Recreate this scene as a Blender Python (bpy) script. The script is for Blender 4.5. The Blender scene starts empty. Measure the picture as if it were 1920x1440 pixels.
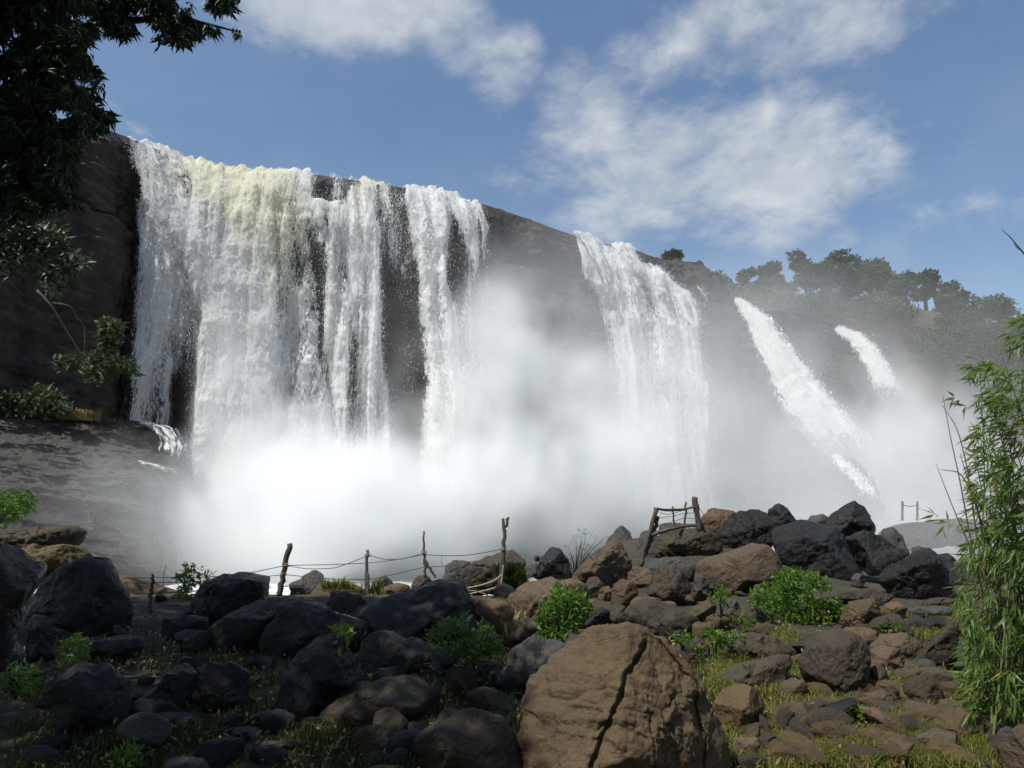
import bpy, math, random
import numpy as np
from mathutils import Vector

S = bpy.context.scene
COL = S.collection
rad = math.radians

# ------------------------------------------------------------------ camera, sky, sun, exposure
F = 1450.0
CX, CY = 960.0, 720.0
PITCH = rad(13.2)
SP, CP = math.sin(PITCH), math.cos(PITCH)
CAMZ = 1.6

cam = bpy.data.cameras.new('camera')
camo = bpy.data.objects.new('camera', cam)
COL.objects.link(camo)
cam.sensor_width = 36
cam.lens = 36 * F / 1920
cam.clip_start = 0.05
cam.clip_end = 3000
camo.location = (0, 0, CAMZ)
camo.rotation_euler = (math.pi / 2 + PITCH, 0, 0)
S.camera = camo

SUN = Vector((-0.42, -0.37, 0.83)).normalized()
sl = bpy.data.lights.new('sun', 'SUN')
sl.energy = 5.0
sl.angle = rad(0.5)
sl.color = (1.0, 0.96, 0.89)
slo = bpy.data.objects.new('sun', sl)
COL.objects.link(slo)
slo.rotation_euler = SUN.to_track_quat('Z', 'Y').to_euler()
slo.location = (-10, -10, 40)

S.view_settings.view_transform = 'Standard'
S.view_settings.look = 'None'
S.view_settings.exposure = 0.24
S.view_settings.gamma = 1.0
S.view_settings.use_curve_mapping = False
S.cycles.volume_bounces = 8
S.cycles.max_bounces = 14
S.cycles.diffuse_bounces = 3
S.cycles.transparent_max_bounces = 24
S.cycles.volume_step_rate = 2.0
S.cycles.volume_max_steps = 256
S.cycles.use_denoising = True
S.cycles.sample_clamp_indirect = 6.0


def ray(px, py):
    x = (px - CX) / F
    y = (CY - py) / F
    return np.array([x, CP - y * SP, SP + y * CP])


def at(px, py, Y):
    d = ray(px, py)
    d = d * (Y / d[1])
    return np.array([d[0], Y, d[2] + CAMZ])


def project(P):
    P = np.asarray(P, float)
    X, Y, Z = P[..., 0], P[..., 1], P[..., 2] - CAMZ
    dep = Y * CP + Z * SP
    up = -Y * SP + Z * CP
    return CX + F * X / dep, CY - F * up / dep


# ---------------- node helper
class NT:
    def __init__(s, tree):
        s.t = tree
        s.n = tree.nodes
        s.l = tree.links

    def add(s, typ, ins=None, **kw):
        nd = s.n.new(typ)
        for k, v in kw.items():
            setattr(nd, k, v)
        for k, v in (ins or {}).items():
            s.put(nd.inputs[k], v)
        return nd

    def put(s, sock, v):
        if isinstance(v, bpy.types.NodeSocket):
            s.l.new(v, sock)
        elif isinstance(v, bpy.types.Node):
            s.l.new(v.outputs[0], sock)
        else:
            sock.default_value = v

    def math(s, op, a, b=0.0, c=0.0, clamp=False):
        nd = s.n.new('ShaderNodeMath')
        nd.operation = op
        nd.use_clamp = clamp
        s.put(nd.inputs[0], a)
        s.put(nd.inputs[1], b)
        s.put(nd.inputs[2], c)
        return nd.outputs[0]

    def vmath(s, op, a, b=(0, 0, 0)):
        nd = s.n.new('ShaderNodeVectorMath')
        nd.operation = op
        s.put(nd.inputs[0], a)
        s.put(nd.inputs[1], b)
        return nd.outputs['Value'] if op in ('LENGTH', 'DOT_PRODUCT', 'DISTANCE') else nd.outputs[0]

    def rng(s, v, a, b, c=0.0, d=1.0, smooth=False):
        nd = s.n.new('ShaderNodeMapRange')
        nd.clamp = True
        if smooth:
            nd.interpolation_type = 'SMOOTHSTEP'
        s.put(nd.inputs[0], v)
        s.put(nd.inputs[1], a)
        s.put(nd.inputs[2], b)
        s.put(nd.inputs[3], c)
        s.put(nd.inputs[4], d)
        return nd.outputs[0]

    def noise(s, vec, scale, detail=4.0, rough=0.55, dist=0.0):
        nd = s.n.new('ShaderNodeTexNoise')
        s.put(nd.inputs['Vector'], vec)
        nd.inputs['Scale'].default_value = scale
        nd.inputs['Detail'].default_value = detail
        nd.inputs['Roughness'].default_value = rough
        nd.inputs['Distortion'].default_value = dist
        return nd.outputs[0]

    def mix(s, f, a, b):
        nd = s.n.new('ShaderNodeMix')
        nd.data_type = 'RGBA'
        s.put(nd.inputs[0], f)
        s.put(nd.inputs[6], a)
        s.put(nd.inputs[7], b)
        return nd.outputs[2]

    def mapping(s, vec, loc=(0, 0, 0), rot=(0, 0, 0), scale=(1, 1, 1)):
        nd = s.n.new('ShaderNodeMapping')
        s.put(nd.inputs[0], vec)
        nd.inputs['Location'].default_value = loc
        nd.inputs['Rotation'].default_value = rot
        nd.inputs['Scale'].default_value = scale
        return nd.outputs[0]


# ---------------- world: Nishita sky with broken cloud
world = bpy.data.worlds.new('World')
S.world = world
world.use_nodes = True
W = NT(world.node_tree)
bg = W.n['Background']
sky = W.add('ShaderNodeTexSky', sky_type='NISHITA', sun_disc=False)
sky.sun_elevation = math.asin(SUN.z)
sky.sun_rotation = math.atan2(SUN.x, SUN.y)
sky.altitude = 200
sky.air_density = 1.3
sky.dust_density = 0.7
sky.ozone_density = 1.6
tc = W.add('ShaderNodeTexCoord')
dirv = W.vmath('NORMALIZE', tc.outputs['Generated'])
sep = W.add('ShaderNodeSeparateXYZ', {0: dirv})
zz = W.math('MAXIMUM', sep.outputs[2], 0.04)
uv = W.add('ShaderNodeCombineXYZ', {0: W.math('DIVIDE', sep.outputs[0], W.math('ADD', zz, 0.25)),
                                    1: W.math('DIVIDE', sep.outputs[1], W.math('ADD', zz, 0.25)), 2: 0.3}).outputs[0]
nA = W.noise(uv, 2.9, 12.0, 0.60, 0.4)
nB = W.noise(W.vmath('ADD', uv, (4.3, 1.7, 0.0)), 6.5, 8.0, 0.62, 0.3)


def skyblob(px, py, w, h, tilt=0.0):
    """soft bank of cloud around one direction of the sky, w and h as angles"""
    d = ray(px, py)
    d = d / np.linalg.norm(d)
    r = np.cross(d, [0, 0, 1.0])
    r /= np.linalg.norm(r)
    u = np.cross(r, d)
    c, s_ = math.cos(tilt), math.sin(tilt)
    r, u = r * c + u * s_, u * c - r * s_
    a = W.math('DIVIDE', W.vmath('DOT_PRODUCT', dirv, tuple(r)), w)
    b = W.math('DIVIDE', W.vmath('DOT_PRODUCT', dirv, tuple(u)), h)
    e = W.math('SQRT', W.math('ADD', W.math('MULTIPLY', a, a), W.math('MULTIPLY', b, b)))
    front = W.math('GREATER_THAN', W.vmath('DOT_PRODUCT', dirv, tuple(d)), 0.0)
    return W.math('MULTIPLY', front, W.rng(e, 1.35, 0.15, 0.0, 1.0, True))


blobs = [(1310, 310, .27, .10, -.05), (1090, 220, .09, .11, 0.5), (1460, 310, .13, .11, 0), (1500, 40, .24, .07, .05),
         (1240, 90, .22, .06, .3), (640, 20, .17, .06, .0), (860, 45, .13, .07, -.5), (950, 110, .07, .08, .0),
         (1170, 400, .13, .06, 0), (1700, 430, .16, .04, 0), (230, 240, .07, .03, -.6)]
mask = None
for i, b_ in enumerate(blobs):
    m_ = skyblob(*b_)
    if i == 9:
        m_ = W.math('MULTIPLY', m_, 0.45)
    if i == 10:
        m_ = W.math('MULTIPLY', m_, 0.5)
    if i in (3, 4):
        m_ = W.math('MULTIPLY', m_, 0.8)
    mask = m_ if mask is None else W.math('MAXIMUM', mask, m_)
# elsewhere (out of view) the same kind of broken cloud goes on
off = W.rng(W.vmath('DOT_PRODUCT', dirv, tuple(ray(960, 600) / np.linalg.norm(ray(960, 600)))), 0.72, 0.5, 0, 0.42, True)
mask = W.math('MAXIMUM', mask, off)
nC = W.noise(W.vmath('ADD', uv, (1.3, 8.7, 0.0)), 19.0, 7.0, 0.65, 0.2)
nn = W.math('ADD', W.math('MULTIPLY', nA, 0.58), W.math('ADD', W.math('MULTIPLY', nB, 0.28), W.math('MULTIPLY', nC, 0.14)))
cov = W.rng(W.math('ADD', W.math('MULTIPLY', W.math('SUBTRACT', nn, 0.5), 2.6), W.math('MULTIPLY', mask, 0.62)), 0.14, 0.78, 0.0, 1.0, True)
cov = W.math('MULTIPLY', cov, W.rng(mask, 0.0, 0.30))
thin = W.math('MULTIPLY', W.rng(nA, 0.35, 0.7), 0.10)
cov = W.math('MULTIPLY', W.math('MAXIMUM', cov, thin), 0.80)
ccol = W.mix(W.rng(nB, 0.35, 0.7), (4.6, 5.0, 5.4, 1), (6.6, 6.8, 6.9, 1))
skc = W.mix(1.0, sky.outputs[0], (0.96, 1.01, 1.06, 1))
skc.node.blend_type = 'MULTIPLY'
W.put(bg.inputs[0], W.mix(cov, skc, ccol))
bg.inputs[1].default_value = 0.100


# ------------------------------------------------------------------ numpy noise
def _hash(ix, iy, iz, seed):
    h = (ix.astype(np.int64) * 374761393 + iy.astype(np.int64) * 668265263 + iz.astype(np.int64) * 2147483647 + seed * 1274126177) & 0xffffffff
    h = ((h ^ (h >> 13)) * 1274126177) & 0xffffffff
    h = ((h ^ (h >> 16)) * 2246822519) & 0xffffffff
    return ((h ^ (h >> 15)) & 0xffff) / 65535.0


def vnoise(p, seed=0):
    """value noise, -1..1"""
    p = np.asarray(p, float)
    i = np.floor(p).astype(np.int64)
    f = p - i
    f = f * f * f * (f * (f * 6 - 15) + 10)
    x, y, z = i[..., 0], i[..., 1], i[..., 2]
    fx, fy, fz = f[..., 0], f[..., 1], f[..., 2]
    r = 0
    for dx in (0, 1):
        wx = fx if dx else 1 - fx
        for dy in (0, 1):
            wy = fy if dy else 1 - fy
            for dz in (0, 1):
                wz = fz if dz else 1 - fz
                r = r + _hash(x + dx, y + dy, z + dz, seed) * wx * wy * wz
    return r * 2 - 1


ROT = np.array([[0.00, 0.80, 0.60], [-0.80, 0.36, -0.48], [-0.60, -0.48, 0.64]])


def fbm(p, seed=0, octv=4, gain=0.5):
    p = np.asarray(p, float)
    a, t, r = 1.0, 0.0, 0
    for o in range(octv):
        r = r + a * vnoise(p, seed + o * 17)
        t += a
        a *= gain
        p = p @ ROT.T * 2.03
    return r / t


def ridged(p, seed=0, octv=4, gain=0.5):
    p = np.asarray(p, float)
    a, t, r = 1.0, 0.0, 0
    for o in range(octv):
        r = r + a * (1 - np.abs(vnoise(p, seed + o * 13)))
        t += a
        a *= gain
        p = p @ ROT.T * 2.07
    return r / t


def sstep(a, b, x):
    t = np.clip((np.asarray(x, float) - a) / (b - a), 0, 1)
    return t * t * (3 - 2 * t)


# ------------------------------------------------------------------ object helpers
def tag(o, label=None, cat=None, group=None, kind=None):
    if label:
        o['label'] = label
    if cat:
        o['category'] = cat
    if group:
        o['group'] = group
    if kind:
        o['kind'] = kind
    return o


def mesh_obj(name, V, Fc, mat, parent=None, smooth=True, loc=None, rotz=0.0, attrs=None):
    me = bpy.data.meshes.new(name)
    V = np.asarray(V, dtype=np.float32)
    Fc = np.asarray(Fc, dtype=np.int32)
    k = Fc.shape[1]
    me.vertices.add(len(V))
    me.vertices.foreach_set('co', V.ravel())
    me.loops.add(Fc.size)
    me.loops.foreach_set('vertex_index', Fc.ravel())
    me.polygons.add(len(Fc))
    me.polygons.foreach_set('loop_start', np.arange(0, Fc.size, k, dtype=np.int32))
    me.polygons.foreach_set('use_smooth', np.full(len(Fc), smooth, dtype=bool))
    me.update(calc_edges=True)
    for nm, arr in (attrs or {}).items():
        a = me.attributes.new(nm, 'FLOAT', 'POINT')
        a.data.foreach_set('value', np.asarray(arr, np.float32).ravel())
    if mat:
        me.materials.append(mat)
    o = bpy.data.objects.new(name, me)
    COL.objects.link(o)
    if parent:
        o.parent = parent
    if loc is not None:
        o.location = tuple(float(c) for c in loc)
    o.rotation_euler = (0, 0, rotz)
    return o


def empty(name, loc, rotz=0.0):
    o = bpy.data.objects.new(name, None)
    o.empty_display_size = 0.2
    COL.objects.link(o)
    o.location = tuple(float(c) for c in loc)
    o.rotation_euler = (0, 0, rotz)
    return o


def grid_faces(nr, nc):
    i = np.arange(nr - 1)[:, None] * nc + np.arange(nc - 1)[None, :]
    return np.stack([i, i + 1, i + nc + 1, i + nc], -1).reshape(-1, 4)


def tube(pts, rads, n=7, seed=0, rough=0.0):
    """closed tube along pts -> verts, quad faces (ends drawn in to a point)"""
    pts = np.asarray(pts, float)
    rads = np.asarray(rads, float)
    t = np.gradient(pts, axis=0)
    t /= np.linalg.norm(t, axis=1)[:, None] + 1e-9
    ref = np.array([0.3, 1.0, 0.2])
    a = np.cross(t, ref)
    a /= np.linalg.norm(a, axis=1)[:, None] + 1e-9
    b = np.cross(t, a)
    th = np.arange(n) * 2 * np.pi / n
    ring = (a[:, None, :] * np.cos(th)[None, :, None] + b[:, None, :] * np.sin(th)[None, :, None]) * rads[:, None, None]
    V = pts[:, None, :] + ring
    if rough:
        V = V + ring * (rough * vnoise(V * (0.35 / max(rads.max(), 1e-3)) + seed * 3.1, seed)[..., None])
    V = np.concatenate([V[:1] * 0 + pts[0], V, V[-1:] * 0 + pts[-1]], 0)
    m = len(V)
    Fc = []
    for i in range(m - 1):
        for j in range(n):
            k = (j + 1) % n
            Fc.append((i * n + j, i * n + k, (i + 1) * n + k, (i + 1) * n + j))
    return V.reshape(-1, 3), np.array(Fc)


def join(parts):
    V, Fc, o = [], [], 0
    for v, f in parts:
        V.append(v)
        Fc.append(f + o)
        o += len(v)
    return np.concatenate(V), np.concatenate(Fc)


def bez(p, n):
    """smooth curve through control points"""
    p = np.asarray(p, float)
    m = len(p)
    t = np.linspace(0, m - 1, n)
    out = []
    for k in range(p.shape[1]):
        out.append(np.interp(t, np.arange(m), p[:, k]))
    q = np.array(out).T
    for _ in range(3):
        q[1:-1] = (q[:-2] + 2 * q[1:-1] + q[2:]) / 4
    return q


# ------------------------------------------------------------------ materials
def newmat(name):
    m = bpy.data.materials.new(name)
    m.use_nodes = True
    t = NT(m.node_tree)
    return m, t, t.n['Principled BSDF'], t.n['Material Output']


def rock_mat(name, c1, c2, c3, rough=(0.55, 0.85), spec=0.35, scale=1.0, bump=0.5, strata=0.5, moss=0.0, speck=0.0, wet=0.0, streak=0.0):
    m, t, p, out = newmat(name)
    tco = t.add('ShaderNodeTexCoord')
    oi = t.add('ShaderNodeObjectInfo')
    rnd = oi.outputs['Random']
    shift = t.add('ShaderNodeCombineXYZ', {0: t.math('MULTIPLY', rnd, 37.0), 1: t.math('MULTIPLY', rnd, 91.0), 2: t.math('MULTIPLY', rnd, 53.0)}).outputs[0]
    v = t.vmath('ADD', tco.outputs['Object'], shift)
    n1 = t.noise(v, 1.3 * scale, 6, 0.6, 0.6)
    n2 = t.noise(v, 9.0 * scale, 7, 0.68)
    vr_ = t.add('ShaderNodeMapping')
    t.put(vr_.inputs[0], v)
    t.put(vr_.inputs['Rotation'], t.add('ShaderNodeCombineXYZ', {0: t.math('MULTIPLY', t.math('SUBTRACT', rnd, .4), 2.2 if scale == 1.0 else .3), 1: t.math('MULTIPLY', t.math('SUBTRACT', t.math('FRACT', t.math('MULTIPLY', rnd, 5.7)), .5), 2.4 if scale == 1.0 else .3), 2: 0.2}).outputs[0])
    vs = t.mapping(vr_.outputs[0], scale=(0.8, 0.8, 4.0))
    n3 = t.noise(vs, 3.0 * scale, 6, 0.62, 0.8)
    n4 = t.noise(v, 42.0 * scale, 4, 0.7)
    c = t.mix(t.rng(n1, 0.36, 0.64), c1 + (1,), c2 + (1,))
    c = t.mix(t.rng(n3, 0.50, 0.68, 0, strata), c, c3 + (1,))
    c = t.mix(t.rng(n2, 0.52, 0.72, 0, 0.55), c, c3 + (1,))
    c = t.mix(t.rng(n4, 0.35, 0.65, 0, 0.45), c, tuple(min(1, q * 1.35) for q in c1) + (1,))
    if speck:
        sp = t.noise(v, 95.0 * scale, 2, 0.5)
        c = t.mix(t.rng(sp, 0.66, 0.72, 0, speck), c, (0.42, 0.40, 0.35, 1))
    if moss:
        g = t.add('ShaderNodeNewGeometry')
        nz = t.add('ShaderNodeSeparateXYZ', {0: g.outputs['Normal']}).outputs[2]
        mm = t.math('MULTIPLY', t.rng(nz, 0.0, 0.7), t.rng(t.noise(v, 3.1 * scale, 6, 0.7), 0.5, 0.66, 0, moss))
        c = t.mix(mm, c, (0.045, 0.055, 0.018, 1))
    if streak:
        sv = t.noise(t.mapping(v, scale=(.9, .9, .05)), 1.0, 5, 0.6, 0.4)
        c = t.mix(t.rng(sv, 0.47, 0.60, 0, streak), c, (0.010, 0.010, 0.010, 1))
        sw = t.noise(t.mapping(v, loc=(5, 2, 9), scale=(.5, .5, 1.6)), 1.0, 6, 0.65, 0.8)
        c = t.mix(t.rng(sw, 0.52, 0.62, 0, .6), c, (0.085, 0.062, 0.043, 1))
    # tone differs a little from stone to stone
    hsv = t.add('ShaderNodeHueSaturation', {'Hue': t.math('ADD', 0.49, t.math('MULTIPLY', rnd, 0.02)),
                                            'Saturation': t.math('ADD', 0.8, t.math('MULTIPLY', rnd, 0.35)),
                                            'Value': t.math('ADD', 0.78, t.math('MULTIPLY', t.math('FRACT', t.math('MULTIPLY', rnd, 7.3)), 0.42)), 'Color': c})
    t.put(p.inputs['Base Color'], hsv.outputs[0])
    r = t.rng(n2, 0.3, 0.7, rough[0], rough[1])
    if wet:
        r = t.math('SUBTRACT', r, t.rng(n1, 0.45, 0.6, 0, wet))
    t.put(p.inputs['Roughness'], r)
    p.inputs['Specular IOR Level'].default_value = spec
    bump = bump * 1.5
    h = t.math('ADD', t.math('MULTIPLY', n2, 0.6), t.math('ADD', t.math('MULTIPLY', n3, 0.38), t.math('MULTIPLY', n4, 0.16)))
    b = t.add('ShaderNodeBump', {'Height': h, 'Strength': bump, 'Distance': 0.09 / scale})
    t.put(p.inputs['Normal'], b.outputs[0])
    return m


M = {}
M['tan'] = rock_mat('rock_brown', (0.0907, 0.0607, 0.0300), (0.0551, 0.0382, 0.0203), (0.0175, 0.0127, 0.0077), speck=0.25, moss=0.25)
M['red'] = rock_mat('rock_reddish', (0.0994, 0.0547, 0.0280), (0.0597, 0.0393, 0.0226), (0.0232, 0.0161, 0.0103), speck=0.3, moss=0.15)
M['brown'] = rock_mat('rock_dark_brown', (0.0476, 0.0346, 0.0213), (0.0258, 0.0205, 0.0146), (0.0109, 0.0090, 0.0067), speck=0.15, moss=0.35)
M['grey'] = rock_mat('rock_grey', (0.0518, 0.0483, 0.0416), (0.0302, 0.0287, 0.0251), (0.0202, 0.0196, 0.0191), speck=0.2)
M['slate'] = rock_mat('rock_slate_shaded', (0.0134, 0.0134, 0.0130), (0.0074, 0.0074, 0.0072), (0.0034, 0.0034, 0.0032), rough=(0.38, 0.7), spec=0.3, strata=0.7, wet=0.12)  # dark schist, lowered further so the colour carries the bank's shade
M['wet'] = rock_mat('rock_wet_shaded', (0.0110, 0.0103, 0.0092), (0.0063, 0.0059, 0.0054), (0.0031, 0.0031, 0.0031), rough=(0.30, 0.62), spec=0.35, strata=0.6, wet=0.12, bump=0.7)  # wet rock, with shade on bank and ridge also put into its colour
M['cliff'] = rock_mat('cliff_rock', (0.0431, 0.0310, 0.0221), (0.0224, 0.0173, 0.0135), (0.0121, 0.0094, 0.0074), rough=(0.45, 0.8), spec=0.4, streak=.8, scale=0.24, strata=0.8, bump=0.9)
M['cliff2'] = rock_mat('far_rock', (0.0868, 0.0630, 0.0448), (0.0465, 0.0372, 0.0291), (0.0217, 0.0180, 0.0146), scale=0.14, strata=0.8, bump=0.8)
M['shelf'] = rock_mat('shelf_rock', (0.0387, 0.0276, 0.0162), (0.0174, 0.0134, 0.0092), (0.0058, 0.0048, 0.0035), rough=(0.35, 0.75), spec=0.5, scale=0.6, strata=0.9, bump=0.9, wet=0.15)


def leaf_mat(name, c1, c2, trans=0.45, dry=0.0, rough=0.45):
    m, t, p, out = newmat(name)
    g = t.add('ShaderNodeNewGeometry')
    tco = t.add('ShaderNodeTexCoord')
    isl = g.outputs['Random Per Island']
    n = t.noise(tco.outputs['Object'], 1.7, 3, 0.6)
    f = t.math('ADD', t.math('MULTIPLY', isl, 0.6), t.math('MULTIPLY', n, 0.5))
    c = t.mix(t.rng(f, 0.2, 0.85), c1 + (1,), c2 + (1,))
    if dry:
        c = t.mix(t.math('GREATER_THAN', isl, 1 - dry), c, (0.32, 0.20, 0.06, 1))
    t.put(p.inputs['Base Color'], c)
    p.inputs['Roughness'].default_value = rough
    p.inputs['Specular IOR Level'].default_value = 0.35
    tr = t.add('ShaderNodeBsdfTranslucent')
    t.put(tr.inputs[0], t.mix(0.5, c, tuple(min(1, a * 1.6) for a in c2) + (1,)))
    mx = t.add('ShaderNodeMixShader', {0: trans, 1: p.outputs[0], 2: tr.outputs[0]})
    t.put(out.inputs[0], mx.outputs[0])
    return m


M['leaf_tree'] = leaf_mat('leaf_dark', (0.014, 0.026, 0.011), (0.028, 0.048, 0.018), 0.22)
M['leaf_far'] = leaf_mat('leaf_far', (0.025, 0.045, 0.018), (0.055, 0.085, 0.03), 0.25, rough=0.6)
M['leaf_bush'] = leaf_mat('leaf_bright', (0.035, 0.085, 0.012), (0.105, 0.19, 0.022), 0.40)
M['leaf_weed'] = leaf_mat('leaf_weed', (0.035, 0.08, 0.015), (0.09, 0.16, 0.03), 0.4)
M['leaf_bamboo'] = leaf_mat('leaf_bamboo', (0.05, 0.10, 0.018), (0.13, 0.20, 0.04), 0.42, dry=0.015)
M['leaf_dry'] = leaf_mat('leaf_dry', (0.20, 0.16, 0.07), (0.34, 0.27, 0.12), 0.35)
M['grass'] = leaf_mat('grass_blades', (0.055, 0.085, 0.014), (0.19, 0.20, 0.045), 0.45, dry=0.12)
M['grass_sh'] = leaf_mat('grass_shade_tone', (0.022, 0.042, 0.010), (0.06, 0.085, 0.022), 0.4, dry=0.06)  # darker copy of the grass, tree shade put into its colour


def plain(name, c, rough=0.8, c2=None, scale=20, bump=0.4, stretch=(1, 1, 0.15)):
    m, t, p, out = newmat(name)
    tco = t.add('ShaderNodeTexCoord')
    v = t.mapping(tco.outputs['Object'], scale=stretch)
    n = t.noise(v, scale, 5, 0.65)
    t.put(p.inputs['Base Color'], t.mix(t.rng(n, 0.3, 0.7), c + (1,), (c2 or tuple(q * 0.5 for q in c)) + (1,)))
    p.inputs['Roughness'].default_value = rough
    b = t.add('ShaderNodeBump', {'Height': n, 'Strength': bump, 'Distance': 0.01})
    t.put(p.inputs['Normal'], b.outputs[0])
    return m


M['wood'] = plain('weathered_wood', (0.035, 0.028, 0.022), 0.85, (0.075, 0.062, 0.05))
M['wood2'] = plain('grey_wood', (0.10, 0.085, 0.065), 0.85, (0.045, 0.038, 0.03))
M['bark'] = plain('bark', (0.04, 0.032, 0.024), 0.9, (0.016, 0.013, 0.01), 12)
M['wire'] = plain('rusty_wire', (0.05, 0.04, 0.035), 0.6)
M['culm'] = plain('bamboo_culm', (0.09, 0.12, 0.03), 0.5, (0.05, 0.07, 0.02), 6)
M['drycane'] = plain('dry_cane', (0.10, 0.085, 0.05), 0.6, (0.05, 0.045, 0.03), 6)
M['straw'] = plain('straw', (0.33, 0.27, 0.15), 0.7, (0.18, 0.14, 0.08), 12)
M['rope'] = plain('rope', (0.36, 0.30, 0.20), 0.8, (0.2, 0.16, 0.11), 40)
M['palm'] = plain('palm_scrap', (0.30, 0.31, 0.32), 0.55, (0.13, 0.13, 0.14), 30)

# ground: earth, gravel, leaf litter
m, t, p, out = newmat('earth')
tco = t.add('ShaderNodeTexCoord')
v = tco.outputs['Object']
n1, n2, n3 = t.noise(v, 0.7, 6, 0.6), t.noise(v, 6, 8, 0.7), t.noise(v, 38, 5, 0.7)
c = t.mix(t.rng(n1, 0.35, 0.65), (0.048, 0.036, 0.023, 1), (0.020, 0.017, 0.012, 1))
c = t.mix(t.rng(n2, 0.45, 0.65), c, (0.05, 0.052, 0.02, 1))
c = t.mix(t.rng(n3, 0.5, 0.7, 0, 0.5), c, (0.08, 0.062, 0.04, 1))
t.put(p.inputs['Base Color'], c)
p.inputs['Roughness'].default_value = 0.95
t.put(p.inputs['Normal'], t.add('ShaderNodeBump', {'Height': t.math('ADD', n2, t.math('MULTIPLY', n3, .4)), 'Strength': 0.9, 'Distance': 0.08}).outputs[0])
M['earth'] = m

# foaming river
m, t, p, out = newmat('river_water')
tco = t.add('ShaderNodeTexCoord')
v = t.mapping(tco.outputs['Object'], scale=(0.6, 1.4, 1))
n1 = t.noise(v, 0.55, 8, 0.66, 0.7)
c = t.mix(t.rng(n1, 0.42, 0.55), (0.25, 0.27, 0.24, 1), (0.88, 0.89, 0.87, 1))
t.put(p.inputs['Base Color'], c)
p.inputs['Roughness'].default_value = 0.35
t.put(p.inputs['Normal'], t.add('ShaderNodeBump', {'Height': n1, 'Strength': 1.0, 'Distance': 0.5}).outputs[0])
M['river'] = m


def water_mat(name, fine=1.0, soft=0.16):
    """falling white water: opaque where the sheet is thick, broken into drops where it thins"""
    m, t, p, out = newmat(name)
    u = t.add('ShaderNodeAttribute', attribute_name='s').outputs['Fac']
    w = t.add('ShaderNodeAttribute', attribute_name='h').outputs['Fac']
    de = t.add('ShaderNodeAttribute', attribute_name='dens').outputs['Fac']
    ti = t.add('ShaderNodeAttribute', attribute_name='silt').outputs['Fac']
    co = t.add('ShaderNodeCombineXYZ', {0: u, 1: w, 2: 0.0}).outputs[0]
    A = t.noise(t.mapping(co, scale=(1.3, 0.16, 1)), 1.0, 5, 0.6, 0.5)
    B = t.noise(t.mapping(co, loc=(7, 3, 1), scale=(5.0 * fine, .62 * fine, 1)), 1.0, 6, 0.72, 0.9)
    C = t.noise(t.mapping(co, loc=(17, 3, 5), scale=(14.0 * fine, 2.8 * fine, 1)), 1.0, 3, 0.8)
    nn = t.math('ADD', t.math('MULTIPLY', A, 0.34), t.math('ADD', t.math('MULTIPLY', B, 0.34), t.math('MULTIPLY', C, 0.32)))
    nn = t.math('ADD', t.math('MULTIPLY', t.math('SUBTRACT', nn, 0.5), 1.5), 0.5)
    th = t.math('SUBTRACT', 0.68, t.math('MULTIPLY', t.math('POWER', de, 1.25), 0.42))
    al = t.rng(nn, t.math('SUBTRACT', th, soft * 0.35), t.math('ADD', th, soft * 0.35), 0, 1, True)
    al = t.math('MULTIPLY', al, t.rng(de, 0.0, 0.06))
    c = t.mix(ti, (0.93, 0.935, 0.93, 1), (0.88, 0.855, 0.66, 1))
    c = t.mix(t.rng(nn, 0.40, 0.60, 0.22, 0.0), c, (0.5, 0.52, 0.51, 1))
    dif = t.add('ShaderNodeBsdfDiffuse', {0: c, 1: 0.0})
    hh = t.math('ADD', t.math('MULTIPLY', B, 0.6), t.math('ADD', t.math('MULTIPLY', C, 0.25), t.math('MULTIPLY', A, 0.7)))
    bp = t.add('ShaderNodeBump', {'Height': hh, 'Strength': 0.8, 'Distance': 0.40})
    t.put(dif.inputs['Normal'], bp.outputs[0])
    tr = t.add('ShaderNodeBsdfTranslucent', {0: c})
    sc = t.add('ShaderNodeMixShader', {0: 0.45, 1: dif.outputs[0], 2: tr.outputs[0]})
    tp = t.add('ShaderNodeBsdfTransparent')
    fin = t.add('ShaderNodeMixShader', {0: al, 1: tp.outputs[0], 2: sc.outputs[0]})
    t.put(out.inputs[0], fin.outputs[0])
    return m


M['fall'] = water_mat('white_water')
M['chute'] = water_mat('white_water_far', 0.6)

# ------------------------------------------------------------------ ground
PLY = [-8, 0, 6.6, 8.5, 11, 14, 15.5, 18, 22, 40, 200]
PLZ = [0, 0, .05, .31, .61, .98, 1.1, .95, .3, -1, -1]
PRY = [-8, 0, 6.6, 8.5, 11, 14, 17, 20, 22, 26, 32, 50, 200]
PRZ = [0, 0, .05, .31, .61, 1.0, 1.6, 2.3, 2.35, 1.2, -.5, -1, -1]


def ground(X, Y):
    X, Y = np.asarray(X, float), np.asarray(Y, float)
    a = np.interp(Y, PLY, PLZ)
    b = np.interp(Y, PRY, PRZ)
    t_ = sstep(-0.5, 3.5, X)
    g = a * (1 - t_) + b * t_
    g = g - sstep(5.2, 8.0, X) * sstep(14.5, 19, Y) * sstep(34, 24, Y) * .7
    return g


def hit(px, py):
    """ground point seen at a pixel"""
    d = ray(px, py)
    Y = np.linspace(2.5, 26, 900)
    z = CAMZ + d[2] / d[1] * Y
    g = ground(d[0] / d[1] * Y, Y)
    k = np.nonzero(z <= g)[0]
    Y0 = Y[k[0]] if len(k) else 20.0
    return at(px, py, Y0)


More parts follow.
